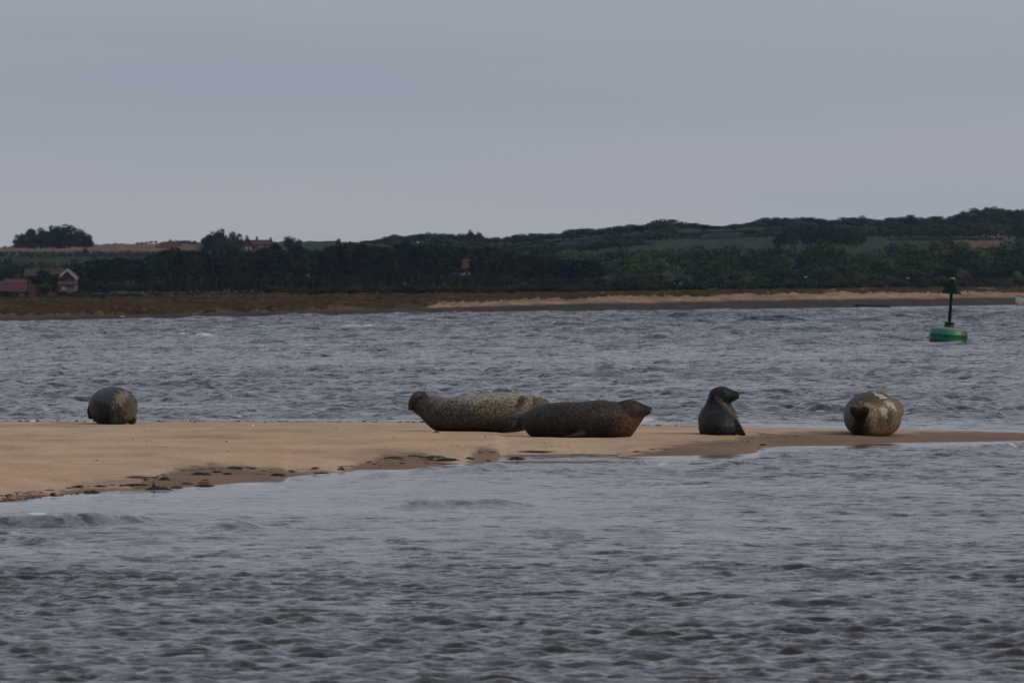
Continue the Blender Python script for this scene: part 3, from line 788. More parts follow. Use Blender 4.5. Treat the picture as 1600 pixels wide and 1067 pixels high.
# ------------------------------------------------------------------ houses
def house(name, label, px0, px1, ybase, yeave, yridge, d, style, wall, roof, depth=7.0, chimneys=(), windows=(), barge=None, door=None):
    c = P((px0 + px1) / 2, ybase, d); k = d / F
    o = empty(name, c); tag(o, label, 'house')
    hw = (px1 - px0) / 2 * k; he = (ybase - yeave) * k; hr = (ybase - yridge) * k
    mb = MB()
    if style == 'front':      # gable end towards the viewer
        mb.add([(-hw, 0, -1), (hw, 0, -1), (hw, 0, he), (0, 0, hr - .1), (-hw, 0, he), (-hw, depth, -1), (hw, depth, -1), (hw, depth, he), (0, depth, hr - .1), (-hw, depth, he)],
               [(0, 1, 2, 3, 4), (9, 8, 7, 6, 5), (0, 5, 6, 1), (1, 6, 7, 2), (4, 9, 5, 0)])
    else:
        mb.box(-hw, hw, 0, depth, -1, he)
    mb.build('wall', M[wall], o)
    mb = MB(); e = 0.25; th = 0.14
    if style == 'front':
        for s_ in (-1, 1):
            mb.add([(s_ * (hw + e), -e, he - .2), (0, -e, hr), (0, -e, hr + th), (s_ * (hw + e), -e, he - .2 + th),
                    (s_ * (hw + e), depth + e, he - .2), (0, depth + e, hr), (0, depth + e, hr + th), (s_ * (hw + e), depth + e, he - .2 + th)],
                   [(0, 1, 2, 3), (7, 6, 5, 4), (0, 4, 5, 1), (3, 2, 6, 7), (0, 3, 7, 4), (1, 5, 6, 2)])
    elif style == 'side':
        for y0, y1 in ((-e, depth / 2), (depth + e, depth / 2)):
            mb.add([(-hw - e, y0, he), (hw + e, y0, he), (hw + e, y1, hr), (-hw - e, y1, hr), (-hw - e, y0, he + th), (hw + e, y0, he + th), (hw + e, y1, hr + th), (-hw - e, y1, hr + th)],
                   [(0, 1, 2, 3), (7, 6, 5, 4), (0, 4, 5, 1), (1, 5, 6, 2), (2, 6, 7, 3), (3, 7, 4, 0)])
    else:
        i_ = hw * 0.45
        mb.add([(-hw - e, -e, he), (hw + e, -e, he), (hw + e, depth + e, he), (-hw - e, depth + e, he), (-i_, depth / 2, hr), (i_, depth / 2, hr)],
               [(0, 1, 5, 4), (1, 2, 5), (2, 3, 4, 5), (3, 0, 4), (3, 2, 1, 0)])
    rf = mb.build('roof', M[roof], o)
    if style == 'side':
        mb = MB()
        for s_ in (-hw + .05, hw - .05):
            mb.add([(s_ - .05, 0, he), (s_ - .05, depth, he), (s_ - .05, depth / 2, hr), (s_ + .05, 0, he), (s_ + .05, depth, he), (s_ + .05, depth / 2, hr)],
                   [(0, 1, 2), (5, 4, 3), (0, 3, 4, 1), (1, 4, 5, 2), (2, 5, 3, 0)])
        mb.build('gable_wall', M[wall], o)
    if barge:
        for s_ in (-1, 1):
            mb = MB(); w_ = 0.3
            mb.add([(s_ * (hw + e), -e - .06, he - .2 - w_), (0, -e - .06, hr - w_ * .6), (0, -e - .06, hr + th + .02), (s_ * (hw + e), -e - .06, he - .2 + th),
                    (s_ * (hw + e), -e - .004, he - .2 - w_), (0, -e - .004, hr - w_ * .6), (0, -e - .004, hr + th + .02), (s_ * (hw + e), -e - .004, he - .2 + th)],
                   [(0, 1, 2, 3), (7, 6, 5, 4), (0, 4, 5, 1), (3, 2, 6, 7), (0, 3, 7, 4), (1, 5, 6, 2)])
            mb.build('bargeboard', M[barge], rf)
    for (cx, ct) in chimneys:
        x_ = (cx - (px0 + px1) / 2) * k; zt = (ybase - ct) * k
        mb = MB(); mb.box(x_ - .28, x_ + .28, depth / 2 - .28, depth / 2 + .28, he, zt - .12); mb.box(x_ - .34, x_ + .34, depth / 2 - .34, depth / 2 + .34, zt - .12, zt)
        mb.tube([(x_, depth / 2, zt), (x_, depth / 2, zt + .25)], .12, 8)
        mb.build('chimney', M['brick'], rf)
    for (a, b_, t_, u_) in windows:
        x0 = (a - (px0 + px1) / 2) * k; x1 = (b_ - (px0 + px1) / 2) * k; z0 = (ybase - u_) * k; z1 = (ybase - t_) * k
        mb = MB(); f = .07
        mb.box(x0, x1, -.05, -.004, z0, z0 + f); mb.box(x0, x1, -.05, -.004, z1 - f, z1)
        mb.box(x0, x0 + f, -.05, -.004, z0 + f, z1 - f); mb.box(x1 - f, x1, -.05, -.004, z0 + f, z1 - f); xm = (x0 + x1) / 2; mb.box(xm - .03, xm + .03, -.05, -.004, z0 + f, z1 - f)
        wo = mb.build('window', M['white'], o)
        mb = MB(); mb.box(x0 + f, x1 - f, -.03, -.006, z0 + f, z1 - f); mb.build('pane', M['glass'], wo)
    return o

house('house', 'brick house with white trimmed gable end among trees at far left', 92, 118, 452, 433, 421.5, 1720, 'front', 'brick', 'slate', 9, [], [(102, 108, 437, 443)], 'barge')
house('house', 'low long red tiled roof at the left frame edge', -14, 38, 466, 457, 445.5, 1600, 'side', 'brick', 'tile', 4, [], [(4, 10, 459, 463), (20, 27, 459, 463)])
house('house', 'pale house with small red roof behind the long red roof', 9, 40, 456, 444, 437, 1660, 'side', 'pale_wall', 'tile', 5, [(25, 431)], [(14, 20, 446, 451), (28, 34, 446, 451)])
house('house', 'brown roofed house half hidden behind the large round dark tree', 40, 74, 452, 433, 421, 1780, 'side', 'brick', 'tile_brown', 6, [(64, 416)], [(42, 46, 434, 439), (60, 64, 434, 439)])
house('house', 'slate roofed house wing left of the white trimmed gable', 80, 98, 452, 431, 420, 1760, 'side', 'pale_wall', 'tile_brown', 5, [(86, 416)], [(86, 90, 433, 438)])
house('shed', 'small red roofed shed below the white trimmed gable', 93, 117, 456, 446, 441, 1600, 'side', 'pale_wall', 'tile', 3, [], [(97, 102, 448, 452)])
house('house', 'red hipped bungalow on the brown field at the left skyline', 241, 288, 394, 387, 377.5, 3250, 'hip', 'pale_wall', 'tile', 8, [(266, 375)], [(246, 251, 388, 392), (272, 279, 387.6, 391), (255, 260, 388, 392)])
house('house', 'red brick house with two chimneys on the skyline', 384, 424, 398, 383, 375.5, 3000, 'side', 'brick', 'tile', 6, [(401, 370.5), (422.5, 372)], [(404, 411, 384, 389), (387, 392, 385, 390), (416, 420, 385, 389)])
house('house', 'gabled brick wing at the left of the chimneyed house', 378, 398, 398, 386, 374, 2990, 'front', 'brick', 'tile_brown', 6, [], [(384, 387, 386, 390), (390, 393, 386, 390)])
house('house', 'red house glimpsed through a gap in the pinewood', 718, 742, 445, 421, 404, 1945, 'side', 'brick', 'tile', 5, [(732, 401)], [(720, 726, 425, 430), (733, 738, 426, 431)])

# ------------------------------------------------------------------ buoy
def buoy():
    m, t, b = new_mat('buoy_green'); M['buoy'] = m
    n = noise(t, 2.2, 5, 0.6, geo_pos(t, (1, 1, .5), obj=True)); sx = t.nodes.new('ShaderNodeSeparateXYZ')
    t.links.new(t.nodes.new('ShaderNodeTexCoord').outputs['Object'], sx.inputs[0])
    ad = t.nodes.new('ShaderNodeMath'); ad.operation = 'MULTIPLY_ADD'; ad.inputs[1].default_value = 0.55
    t.links.new(sx.outputs['X'], ad.inputs[0]); t.links.new(n.outputs['Fac'], ad.inputs[2])
    r = ramp(t, ad.outputs[0], [(0.3, (0.012, 0.17, 0.085)), (0.62, (0.01, 0.2, 0.06)), (0.85, (0.03, 0.11, 0.025)), (1.0, (0.03, 0.045, 0.02))])
    t.links.new(r.outputs['Color'], b.inputs['Base Color']); b.inputs['Roughness'].default_value = 0.5
    dk = simple('buoy_dark_green', (0.004, 0.022, 0.013), 0.8, 0.3, 3.0, 0.1); blk = simple('buoy_black', (0.012, 0.012, 0.012), 0.6, 0.3); pale = simple('buoy_pale_deck', (0.2, 0.2, 0.18), 0.7, 0.3, 5.0)
    rust = simple('buoy_waterline', (0.02, 0.02, 0.016), 0.7, 0.4, 5.0)
    d = K / (535.5 - Y0); k = d / F
    o = empty('channel_buoy', ((1481.5 - 800) * k, d, 0.06)); o.rotation_euler = (0, math.radians(4), 0)
    tag(o, 'green drum buoy with pole and triangular topmark floating in the channel', 'buoy')
    R = 29.5 * k
    mb = MB(); mb.lathe([(R * .9, -.5), (R * .97, -.1), (R * .99, 0.02), (R, .06), (R * 1.0, .22), (R * 1.025, .24), (R * 1.025, .27), (R, .29), (R * .99, .40), (R * .96, .43)], 40); mb.build('float_body', M['buoy'], o, True)
    mb = MB(); mb.lathe([(R * 1.004, -.12), (R * 1.006, .03)], 40); mb.build('waterline_band', rust, o, True)
    mb = MB(); mb.lathe([(R * .95, .432), (R * .6, .5), (R * .3, .53)], 40); mb.build('deck', pale, o, True)
    mb = MB(); mb.lathe([(.22, .5), (.22, .56), (.18, .58), (.18, .68), (.21, .69), (.21, .73), (.05, .74)], 20); mb.build('collar', blk, o, True)
    mb = MB(); mb.tube([(0, 0, .72), (0, 0, 2.05)], [.065, .055], 10); mb.build('pole', dk, o, True)
    z0 = 74 * k; z1 = 97 * k; w = 16 * k
    for i in range(4):
        a0 = math.radians(28 + i * 90); a1 = a0 + math.pi / 2; q = .2; th = .985
        mb = MB(); v = []
        for sc_ in (1, th):
            v += [(w * 1.15 * sc_ * math.cos(a0), w * 1.15 * sc_ * math.sin(a0), z0), (w * 1.15 * sc_ * math.cos(a1), w * 1.15 * sc_ * math.sin(a1), z0),
                  (w * q * sc_ * math.cos(a1), w * q * sc_ * math.sin(a1), z1), (w * q * sc_ * math.cos(a0), w * q * sc_ * math.sin(a0), z1)]
        mb.add(v, [(0, 1, 2, 3), (7, 6, 5, 4), (0, 4, 5, 1), (1, 5, 6, 2), (2, 6, 7, 3), (3, 7, 4, 0)])
        mb.build('topmark_panel', dk if i != 1 else simple('buoy_lit_panel', (0.03, 0.045, 0.036), .8, .3, 3.0, .1), o)  # left panel uses a paler copy, the light on it painted in
    mb = MB(); mb.lathe([(.09, z1 - .02), (.1, z1 + .03), (.06, z1 + .07)], 12); mb.build('top_cap', pale, o, True)
buoy()

# ------------------------------------------------------------------ boats on the far shore
def hull(o, length, beam, height, mat, name='hull', sheer=0.25):
    st = np.linspace(0, 1, 13); V = []; Fc = []; n = 9
    for u in st:
        wv = beam / 2 * (math.sin(math.pi * min(u * 1.15 + .0, 1) * .5) ** .8 if u < .87 else 1 - (u - .87) * 1.2)
        top = height * (1 + sheer * (1 - u) ** 2 * 1.4); keel = 0.0 + height * .5 * max(0, .18 - u) / .18
        for j in range(n):
            a = math.pi * j / (n - 1)
            V.append((u * length, wv * math.cos(a) * (1 if abs(math.cos(a)) > .9 else 1.0), keel + (top - keel) * (1 - math.sin(a) ** .7)))
    for i in range(12):
        for j in range(n - 1): Fc.append((i * n + j, i * n + j + 1, (i + 1) * n + j + 1, (i + 1) * n + j))
    Fc.append(tuple(12 * n + j for j in range(n)))
    me = bpy.data.meshes.new(name); me.from_pydata(V, [], Fc); me.materials.append(mat); me.update()
    ob = link(bpy.data.objects.new(name, me), o); so_ = ob.modifiers.new('thick', 'SOLIDIFY'); so_.thickness = .05
    return ob
def boats():
    dark = simple('tarred_hull', (0.04, 0.03, 0.024), .7, .3); d = K / (481 - Y0); k = d / F
    o = empty('rowing_boat', ((1335 - 800) * k, d, -.08), 0.05); tag(o, 'long low dark boat moored at the far mud edge', 'boat')
    hull(o, 55 * k, 1.3, .42, dark, 'hull', .15)
    for u in (.3, .55, .8):
        mb = MB(); mb.box(u * 55 * k - .12, u * 55 * k + .12, -.5, .5, .3, .34); mb.build('thwart', dark, o)
    wh = M['white']; d = K / (477 - Y0); k = d / F
    o = empty('white_boat', ((1587 - 800) / F * (d - 20), d - 20, -.02), 0.12); tag(o, 'white boat with dark rail cut off by the right frame edge', 'boat')
    hull(o, 6.0, 2.0, .95, wh, 'hull', .3)
    mb = MB()
    mb.tube([(u * 6.0, -1.0 * (math.sin(math.pi * min(u * 1.15, 1) * .5) ** .8 if u < .87 else 1 - (u - .87) * 1.2) - .02, .95 * (1 + .3 * (1 - u) ** 2 * 1.4) + .03) for u in np.linspace(0, 1, 13)], .07, 8)
    mb.tube([(u * 6.0, 1.0 * (math.sin(math.pi * min(u * 1.15, 1) * .5) ** .8 if u < .87 else 1 - (u - .87) * 1.2) + .02, .95 * (1 + .3 * (1 - u) ** 2 * 1.4) + .03) for u in np.linspace(0, 1, 13)], .07, 8)
    mb.build('rail', simple('dark_rail', (.02, .02, .025), .5), o)
    mb = MB(); mb.box(2.2, 4.2, -.6, .6, .6, 1.7); mb.build('cabin', wh, o)
    orange = simple('mooring_orange', (0.5, 0.1, 0.05), .5, .1)
    mb = MB(); mb.lathe([(.05, -.2), (.25, -.1), (.33, .1), (.25, .3), (.06, .38), (.05, .46)], 16); b_ = mb.build('mooring_buoy', orange, None, True)
    d2 = d - 24; b_.location = ((1591.5 - 800) / F * d2, d2, 0.02); tag(b_, 'small orange mooring buoy under the white boat bow', 'buoy')
boats()

# ------------------------------------------------------------------ gulls
def gull_mesh(fly):
    mb = MB()
    prof = [(-.26, .012, .0), (-.18, .035, 0), (-.08, .07, 0), (.04, .08, .0), (.13, .06, .02), (.18, .038, .06), (.22, .045, .085), (.27, .035, .09), (.3, .01, .085)]
    mb.tube([(p, 0, .14 + z) for p, r, z in prof], [r for p, r, z in prof], 10)
    mb.tube([(.29, 0, .225), (.36, 0, .21)], [.012, .004], 6)
    if fly:
        for s_ in (-1, 1):
            mb.add([(.08, s_ * .05, .17), (-.1, s_ * .05, .17), (-.06, s_ * .32, .27), (.1, s_ * .3, .28), (-.12, s_ * .62, .2), (-.08, s_ * .62, .205), (.08, s_ * .05, .185), (-.1, s_ * .05, .18), (-.06, s_ * .32, .28), (.1, s_ * .3, .295)],
                   [(0, 1, 2, 3), (3, 2, 4, 5), (6, 9, 8, 7), (9, 5, 4, 8), (0, 3, 9, 6), (1, 7, 8, 2)])
    else:
        for s_ in (-1, 1):
            mb.tube([(.12, s_ * .06, .15), (-.05, s_ * .075, .165), (-.3, s_ * .03, .15)], [.02, .035, .006], 6)
            mb.tube([(.02, s_ * .03, .09), (.03, s_ * .03, 0)], [.008, .006], 5)
    return mb.mesh('gull', simple('gull_plumage', (.62, .62, .63), .7, .15, 6.0), True)
gm, gf = gull_mesh(False), gull_mesh(True)
for (px, py, mode, rz, lb) in [(174, 502.6, 'water', 0.3, 'white gull floating just off the far shore at left'), (192, 497.4, 'land', 2.6, 'white gull on the mud edge right of the floating gull'), (619, 490.8, 'land', .2, 'white gull standing at the mud edge left of centre'),
                               (711, 489.3, 'land', 3.0, 'white gull at the mud edge above the speckled seal'), (873, 467, 'land', .1, 'white gull on the beach grass right of centre'), (1149, 454, 'land', .4, 'white gull above the dark beach bush, over the upright seal'),
                               (1259, 434.5, 'fly', .5, 'white gull flying before the dark wood, left of two'), (1419, 436, 'fly', 2.8, 'white gull flying before the dark wood, nearest the buoy')]:
    if mode == 'water': d = K / (py - Y0); z = -.06
    elif mode == 'fly': d = 1500.0; z = H - (py - Y0) * d / F
    else:
        s = float(shore_d(np.array([float(px)]))[0]); dd = np.linspace(s + 2, s + 300, 600); zz = np.array([terrain_z(px, q) for q in dd]); rowp = Y0 + F * (H - zz) / dd
        i_ = int(np.argmin(abs(rowp - py))); d = float(dd[i_]); z = float(zz[i_])
    o = link(bpy.data.objects.new('gull', gf if mode == 'fly' else gm)); o.location = ((px - 800) / F * d, d, z); o.rotation_euler = (0, 0, rz); o.scale = (.7, .7, .7); tag(o, lb, 'gull', 'gulls on the far shore')

# ------------------------------------------------------------------ seals
def catmull(A, m=6):
    A = np.array(A, float); n = len(A); o = []
    for i in range(n - 1):
        p0 = A[max(i - 1, 0)]; p1 = A[i]; p2 = A[i + 1]; p3 = A[min(i + 2, n - 1)]
        for j in range(m):
            t_ = j / m
            o.append(0.5 * ((2 * p1) + (-p0 + p2) * t_ + (2 * p0 - 5 * p1 + 4 * p2 - p3) * t_ ** 2 + (-p0 + 3 * p1 - 3 * p2 + p3) * t_ ** 3))
    o.append(A[-1]); return np.array(o)

def loft(mb, axis, st, n=30, flat=2.0):
    """st rows: station coord, centre a, centre b, half a, half b (a is Y or X, b is Z or Y)"""
    S = catmull(st, 5); V = []; Fc = []
    for s_, ca_, cb, ha, hb in S:
        ha = max(ha, .004); hb = max(hb, .004)
        for k_ in range(n):
            an = 2 * math.pi * k_ / n; c = math.cos(an); s2 = math.sin(an)
            ex = flat if s2 < 0 else 2.0
            a = ca_ + ha * math.copysign(abs(c) ** (2 / ex), c); bb = cb + hb * math.copysign(abs(s2) ** (2 / ex), s2)
            V.append({'x': (s_, a, bb), 'y': (a, s_, bb), 'z': (a, bb, s_)}[axis])
    m_ = len(S)
    for i in range(m_ - 1):
        for k_ in range(n):
            k2 = (k_ + 1) % n; Fc.append((i * n + k_, i * n + k2, (i + 1) * n + k2, (i + 1) * n + k_))
    Fc.append(tuple(range(n - 1, -1, -1))); Fc.append(tuple((m_ - 1) * n + k_ for k_ in range(n)))
    mb.add(V, Fc)

def flipper(mb, pts, wid, thick, side, n=14):
    """flattened tapering limb: pts path, wid half widths along `side`, thick half thickness"""
    R_ = catmull([(*p, w_, t_) for p, w_, t_ in zip(pts, wid, thick)], 5); side = Vector(side).normalized(); V = []; Fc = []
    for i, r_ in enumerate(R_):
        p = Vector(r_[:3]); a = Vector(R_[max(i - 1, 0)][:3]); b_ = Vector(R_[min(i + 1, len(R_) - 1)][:3]); t_ = (b_ - a).normalized()
        u = (side - t_ * side.dot(t_)).normalized(); v = t_.cross(u)
        for k_ in range(n):
            an = 2 * math.pi * k_ / n; V.append(p + u * math.cos(an) * max(r_[3], .004) + v * math.sin(an) * max(r_[4], .004))
    m_ = len(R_)
    for i in range(m_ - 1):
        for k_ in range(n):
            k2 = (k_ + 1) % n; Fc.append((i * n + k_, i * n + k2, (i + 1) * n + k2, (i + 1) * n + k_))
    Fc.append(tuple(range(n - 1, -1, -1))); Fc.append(tuple((m_ - 1) * n + k_ for k_ in range(n)))
    mb.add(V, Fc)

m, t, b = new_mat('seal_coat'); M['seal'] = m
ca = attr(t, 'col'); spa = attr(t, 'spot'); vo = geo_pos(t, (1, 1, 1), obj=True)
s1 = noise(t, 30.0, 6, 0.75, vo); s3 = noise(t, 6.0, 3, 0.6, vo); s2 = noise(t, 70.0, 3, 0.6, vo)
mxs = t.nodes.new('ShaderNodeMath'); mxs.operation = 'MULTIPLY_ADD'; mxs.inputs[1].default_value = 0.4
t.links.new(s2.outputs['Fac'], mxs.inputs[0]); t.links.new(s1.outputs['Fac'], mxs.inputs[2])
sr = ramp(t, mxs.outputs[0], [(0.6, (0.14, 0.135, 0.135)), (0.69, (0.85, 0.85, 0.85)), (0.8, (2.2, 2.1, 1.9))])
s3r = ramp(t, s3.outputs['Fac'], [(0.36, (0.5, 0.5, 0.5)), (0.6, (1, 1, 1))]); pat = mul(t, (0.8, 0.8, 0.8), sr.outputs['Color'], mul(t, spa.outputs['Color'], s3r.outputs['Color'], 1.0), 'MIX')
t.links.new(mul(t, ca.outputs['Color'], pat, 1.0), b.inputs['Base Color'])
b.inputs['Specular IOR Level'].default_value = 0.16
gl = attr(t, 'gloss'); rr = t.nodes.new('ShaderNodeMapRange'); rr.inputs['To Min'].default_value = 0.62; rr.inputs['To Max'].default_value = 0.3
t.links.new(gl.outputs['Fac'], rr.inputs['Value']); t.links.new(rr.outputs['Result'], b.inputs['Roughness'])
bump(t, b, s2.outputs['Fac'], 0.35, 0.008)
M['eye'] = simple('seal_eye', (0.006, 0.005, 0.005), .08, .1, 3, .6)
M['whisker'] = simple('seal_whisker', (0.25, 0.22, 0.18), .5, .1)
M['nose'] = simple('seal_nose', (0.01, 0.009, 0.009), .3, .2, 8, .5)

def finish_seal(mb, base, label, colour, vox=0.0145, tone=0.5):
    """fuse the lofted pieces into one skin; colour(u, v, X, Y, Z) gives coat colour with painted sheen and shade, spot strength and wetness"""
    tmp = link(bpy.data.objects.new('tmp', mb.mesh('tmp', None)))
    r_ = tmp.modifiers.new('r', 'REMESH'); r_.mode = 'VOXEL'; r_.voxel_size = vox; r_.use_smooth_shade = True
    s_ = tmp.modifiers.new('s', 'SMOOTH'); s_.factor = 0.5; s_.iterations = 4
    dg = bpy.context.evaluated_depsgraph_get(); me = bpy.data.meshes.new_from_object(tmp.evaluated_get(dg))
    bpy.data.objects.remove(tmp)
    co = np.zeros(len(me.vertices) * 3, dtype=np.float32); me.vertices.foreach_get('co', co); co = co.reshape(-1, 3).astype(float)
    u = 800 + F * co[:, 0] / base[1]; v = Y0 + F * (H - co[:, 2]) / base[1]      # along-body and up-body coordinates
    col, spot, gloss = colour(u, v, co[:, 0], co[:, 1], co[:, 2])
    co -= np.array(base); me.vertices.foreach_set('co', co.astype(np.float32).ravel())
    me.materials.clear(); me.materials.append(M['seal']); set_color(me, np.clip(col * tone, 0.002, 1)); set_float(me, spot, 'spot'); set_float(me, gloss, 'gloss')
    me.polygons.foreach_set('use_smooth', np.ones(len(me.polygons), dtype=bool)); me.update(); me.name = 'seal'
    o = link(bpy.data.objects.new('seal', me)); o.location = base
    tag(o, label, 'seal', 'seals resting on the sandbar'); return o

def ball(name, p, r, mat, parent, base, sc_=(1, 1, 1)):
    bm = bmesh.new(); bmesh.ops.create_uvsphere(bm, u_segments=12, v_segments=8, radius=r)
    me = bpy.data.meshes.new(name); bm.to_mesh(me); bm.free(); me.materials.append(mat)
    me.polygons.foreach_set('use_smooth', np.ones(len(me.polygons), dtype=bool))
    o = link(bpy.data.objects.new(name, me), parent); o.location = Vector(p) - Vector(base); o.scale = sc_; return o

def blend(c, c2, wgt): return c * (1 - wgt[:, None]) + np.array(c2)[None, :] * wgt[:, None]
def blob(u, v, cu, cv, ru, rv, rot=0.0, soft=0.35):
    a = math.radians(rot); x_ = (u - cu) * math.cos(a) + (v - cv) * math.sin(a); y_ = -(u - cu) * math.sin(a) + (v - cv) * math.cos(a)
    wob = 0.22 * sinsum(u, v, 8, 4, 18, int(cu))
    q = np.sqrt((x_ / ru) ** 2 + (y_ / rv) ** 2) + wob
    return 1 - smooth(1 - soft, 1 + soft, q)

def whiskers(parent, base, p, dirn, n=6):
    mb = MB()
    for i in range(n):
        a = (i - (n - 1) / 2) * .22; q = Vector(dirn) + Vector((0, 0, a))
        mb.tube([Vector(p) - Vector(base), Vector(p) - Vector(base) + q * .05 + Vector((0, 0, -.004)), Vector(p) - Vector(base) + q * .1 + Vector((0, 0, -.016))], [.0016, .0012, .0006], 4)
    mb.build('whiskers', M['whisker'], parent)

def side_stations(d, yoff, rows):
    k = d / F; o = []
    for (x_, tp, bt, hw, *yo) in rows:
        yo_ = yo[0] if yo else 0.0
        o.append(((x_ - 800) * k, d + yoff + yo_, H - ((tp + bt) / 2 - Y0) * k, hw, (bt - tp) / 2 * k))
    return o

# --- speckled seal lying behind, hind flippers curled up at left, head away at right
d, z = ground(740, 674); base = ((740 - 800) / F * d, d, z); k = d / F
mb = MB(); pp = lambda x_, y_, dy=0.0: ((x_ - 800) * k, d + dy, H - (y_ - Y0) * k)
loft(mb, 'x', side_stations(d, 0.0, [(641.5, 626, 637, .05), (645, 620.5, 642, .09), (650, 616.5, 646, .12), (657, 613.5, 652, .14), (665, 615, 661, .16), (673, 617.5, 668, .2), (682, 619.5, 673.5, .24), (700, 620.5, 675.5, .29), (730, 618, 676, .33), (765, 613.5, 676, .35), (788, 612.6, 676, .34),
     (806, 615.5, 675, .31), (818, 618, 673, .26), (830, 620, 669, .22, .04)]), flat=2.7)
loft(mb, 'x', side_stations(d, 0.06, [(816, 628, 660, .06), (821, 620, 664, .13), (830, 617, 662, .16), (840, 617, 658, .16), (849, 620.5, 652, .13), (856, 625.5, 645, .09), (862, 630, 642, .065), (867, 633, 640, .03)]))
flipper(mb, [pp(664, 620, -.05), pp(655, 616, -.07), pp(647, 620.5, -.08), (pp(641.5, 629, -.08)), pp(640, 641, -.07)], [.07, .1, .12, .13, .08], [.06, .05, .04, .03, .016], (0, 1, .15))
flipper(mb, [pp(662, 632, .02), pp(655, 635, .05), pp(651.5, 641, .07), pp(650, 648, .07)], [.07, .09, .09, .05], [.05, .035, .024, .012], (0, 1, .2))
flipper(mb, [pp(668, 618, -.06), pp(662, 613.5, -.1), pp(656, 617, -.13)], [.05, .06, .03], [.03, .025, .012], (.3, 1, 0))
def colB(u, v, X, Y, Z):
    c = np.tile(np.array([.085, .077, .064]), (len(u), 1))
    c = blend(c, (.3, .275, .225), smooth(648, 622, v + 0.03 * (u - 700)) * smooth(655, 760, u))
    c = blend(c, (.14, .11, .072), blob(u, v, 775, 640, 40, 14))
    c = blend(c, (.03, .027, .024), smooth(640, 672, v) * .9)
    c = blend(c, (.05, .047, .046), blob(u, v, 715, 645, 28, 18) * .7)
    c = blend(c, (.014, .013, .012), blob(u, v, 814, 628, 7, 12, 25) * .9)  # shadow between head and body, painted into the coat
    c = blend(c, (.11, .075, .04), blob(u, v, 842, 630, 18, 10) * .8)
    c = blend(c, (.045, .028, .02), smooth(652, 644, u) * .9)
    return c, np.clip(.85 * smooth(648, 668, u) - .3 * smooth(655, 672, v), 0, 1), .25 * np.ones_like(u)
finish_seal(mb, base, 'large speckled pale grey seal lying behind, hind flippers curled up at left', colB, tone=0.8)

# --- dark seal lying in front, head to the right
d, z = ground(905, 683.2); base = ((905 - 800) / F * d, d, z); k = d / F
mb = MB()
loft(mb, 'x', side_stations(d, 0.0, [(812.5, 648, 657, .05), (815, 646, 663, .09), (820, 642.5, 672, .15), (827, 638, 680, .21), (836, 633, 684.5, .26), (848, 629.8, 686, .3), (880, 628.3, 686.5, .33), (910, 627, 686, .33), (935, 625, 685.5, .31), (955, 626.5, 685, .28),
     (970, 628, 684.5, .24), (981, 629, 684, .2), (988, 632, 680, .165), (994, 635, 671, .13), (1000, 638, 662, .09), (1006, 641, 654, .05)]), flat=2.8)
loft(mb, 'x', side_stations(d, -0.04, [(958, 634, 658, .06), (965, 628, 662, .12), (974, 625.2, 664, .145), (984, 623.8, 663, .15), (992, 624.6, 660, .135), (999, 628, 655.5, .11), (1005, 631, 652, .09), (1011, 633.5, 649, .075), (1015, 635, 646.8, .062), (1018, 636.6, 644.5, .04)]))
flipper(mb, [pp(824, 652), pp(814, 651), pp(804, 652, -.02), pp(792, 652, -.03)], [.09, .08, .08, .03], [.07, .04, .028, .012], (0, 1, .5))
flipper(mb, [pp(824, 658, .05), pp(814, 659, .06), pp(807, 664, .06), pp(801, 669, .06)], [.09, .08, .08, .03], [.07, .045, .03, .012], (0, 1, .8))
flipper(mb, [pp(912, 676, -.27), pp(900, 680, -.32), pp(889, 682.5, -.35), pp(876, 684.5, -.37)], [.04, .055, .055, .025], [.04, .03, .022, .012], (.2, -.8, .5))
def colC(u, v, X, Y, Z):
    c = np.tile(np.array([.036, .032, .029]), (len(u), 1))
    c = blend(c, (.075, .075, .078), smooth(880, 822, u) * smooth(672, 635, v))
    c = blend(c, (.085, .072, .055), blob(u, v, 940, 640, 45, 12) * .6)
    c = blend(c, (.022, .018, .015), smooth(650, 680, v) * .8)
    c = blend(c, (.13, .062, .03), smooth(955, 992, u + .35 * (v - 650)) * smooth(636, 655, v) * .95)
    c = blend(c, (.09, .068, .042), blob(u, v, 985, 636, 18, 10) * .6)
    c = blend(c, (.085, .04, .022), blob(u, v, 890, 680, 17, 6) * .6)
    c = blend(c, (.028, .02, .015), blob(u, v, 1003, 633, 12, 4, 25) * .8)
    c = blend(c, (.012, .011, .01), blob(u, v, 1017.5, 638, 3, 3))
    c = blend(c, (.02, .012, .01), blob(u, v, 1010, 648.5, 8, 1.6, -35) * .7)
    return c, np.clip(.8 - .5 * smooth(975, 1000, u), 0, 1) * np.ones_like(u), .25 + .5 * smooth(870, 820, u)
o = finish_seal(mb, base, 'dark brown-grey seal lying in front with head raised to the right', colC, tone=0.62)
ball('eye', pp(998, 636.2, -.125), .017, M['eye'], o, base); ball('nose', pp(1017.2, 638, -.04), .02, M['nose'], o, base, (.8, 1.2, 1))
whiskers(o, base, pp(1014, 642, -.1), (.75, -.5, -.15))

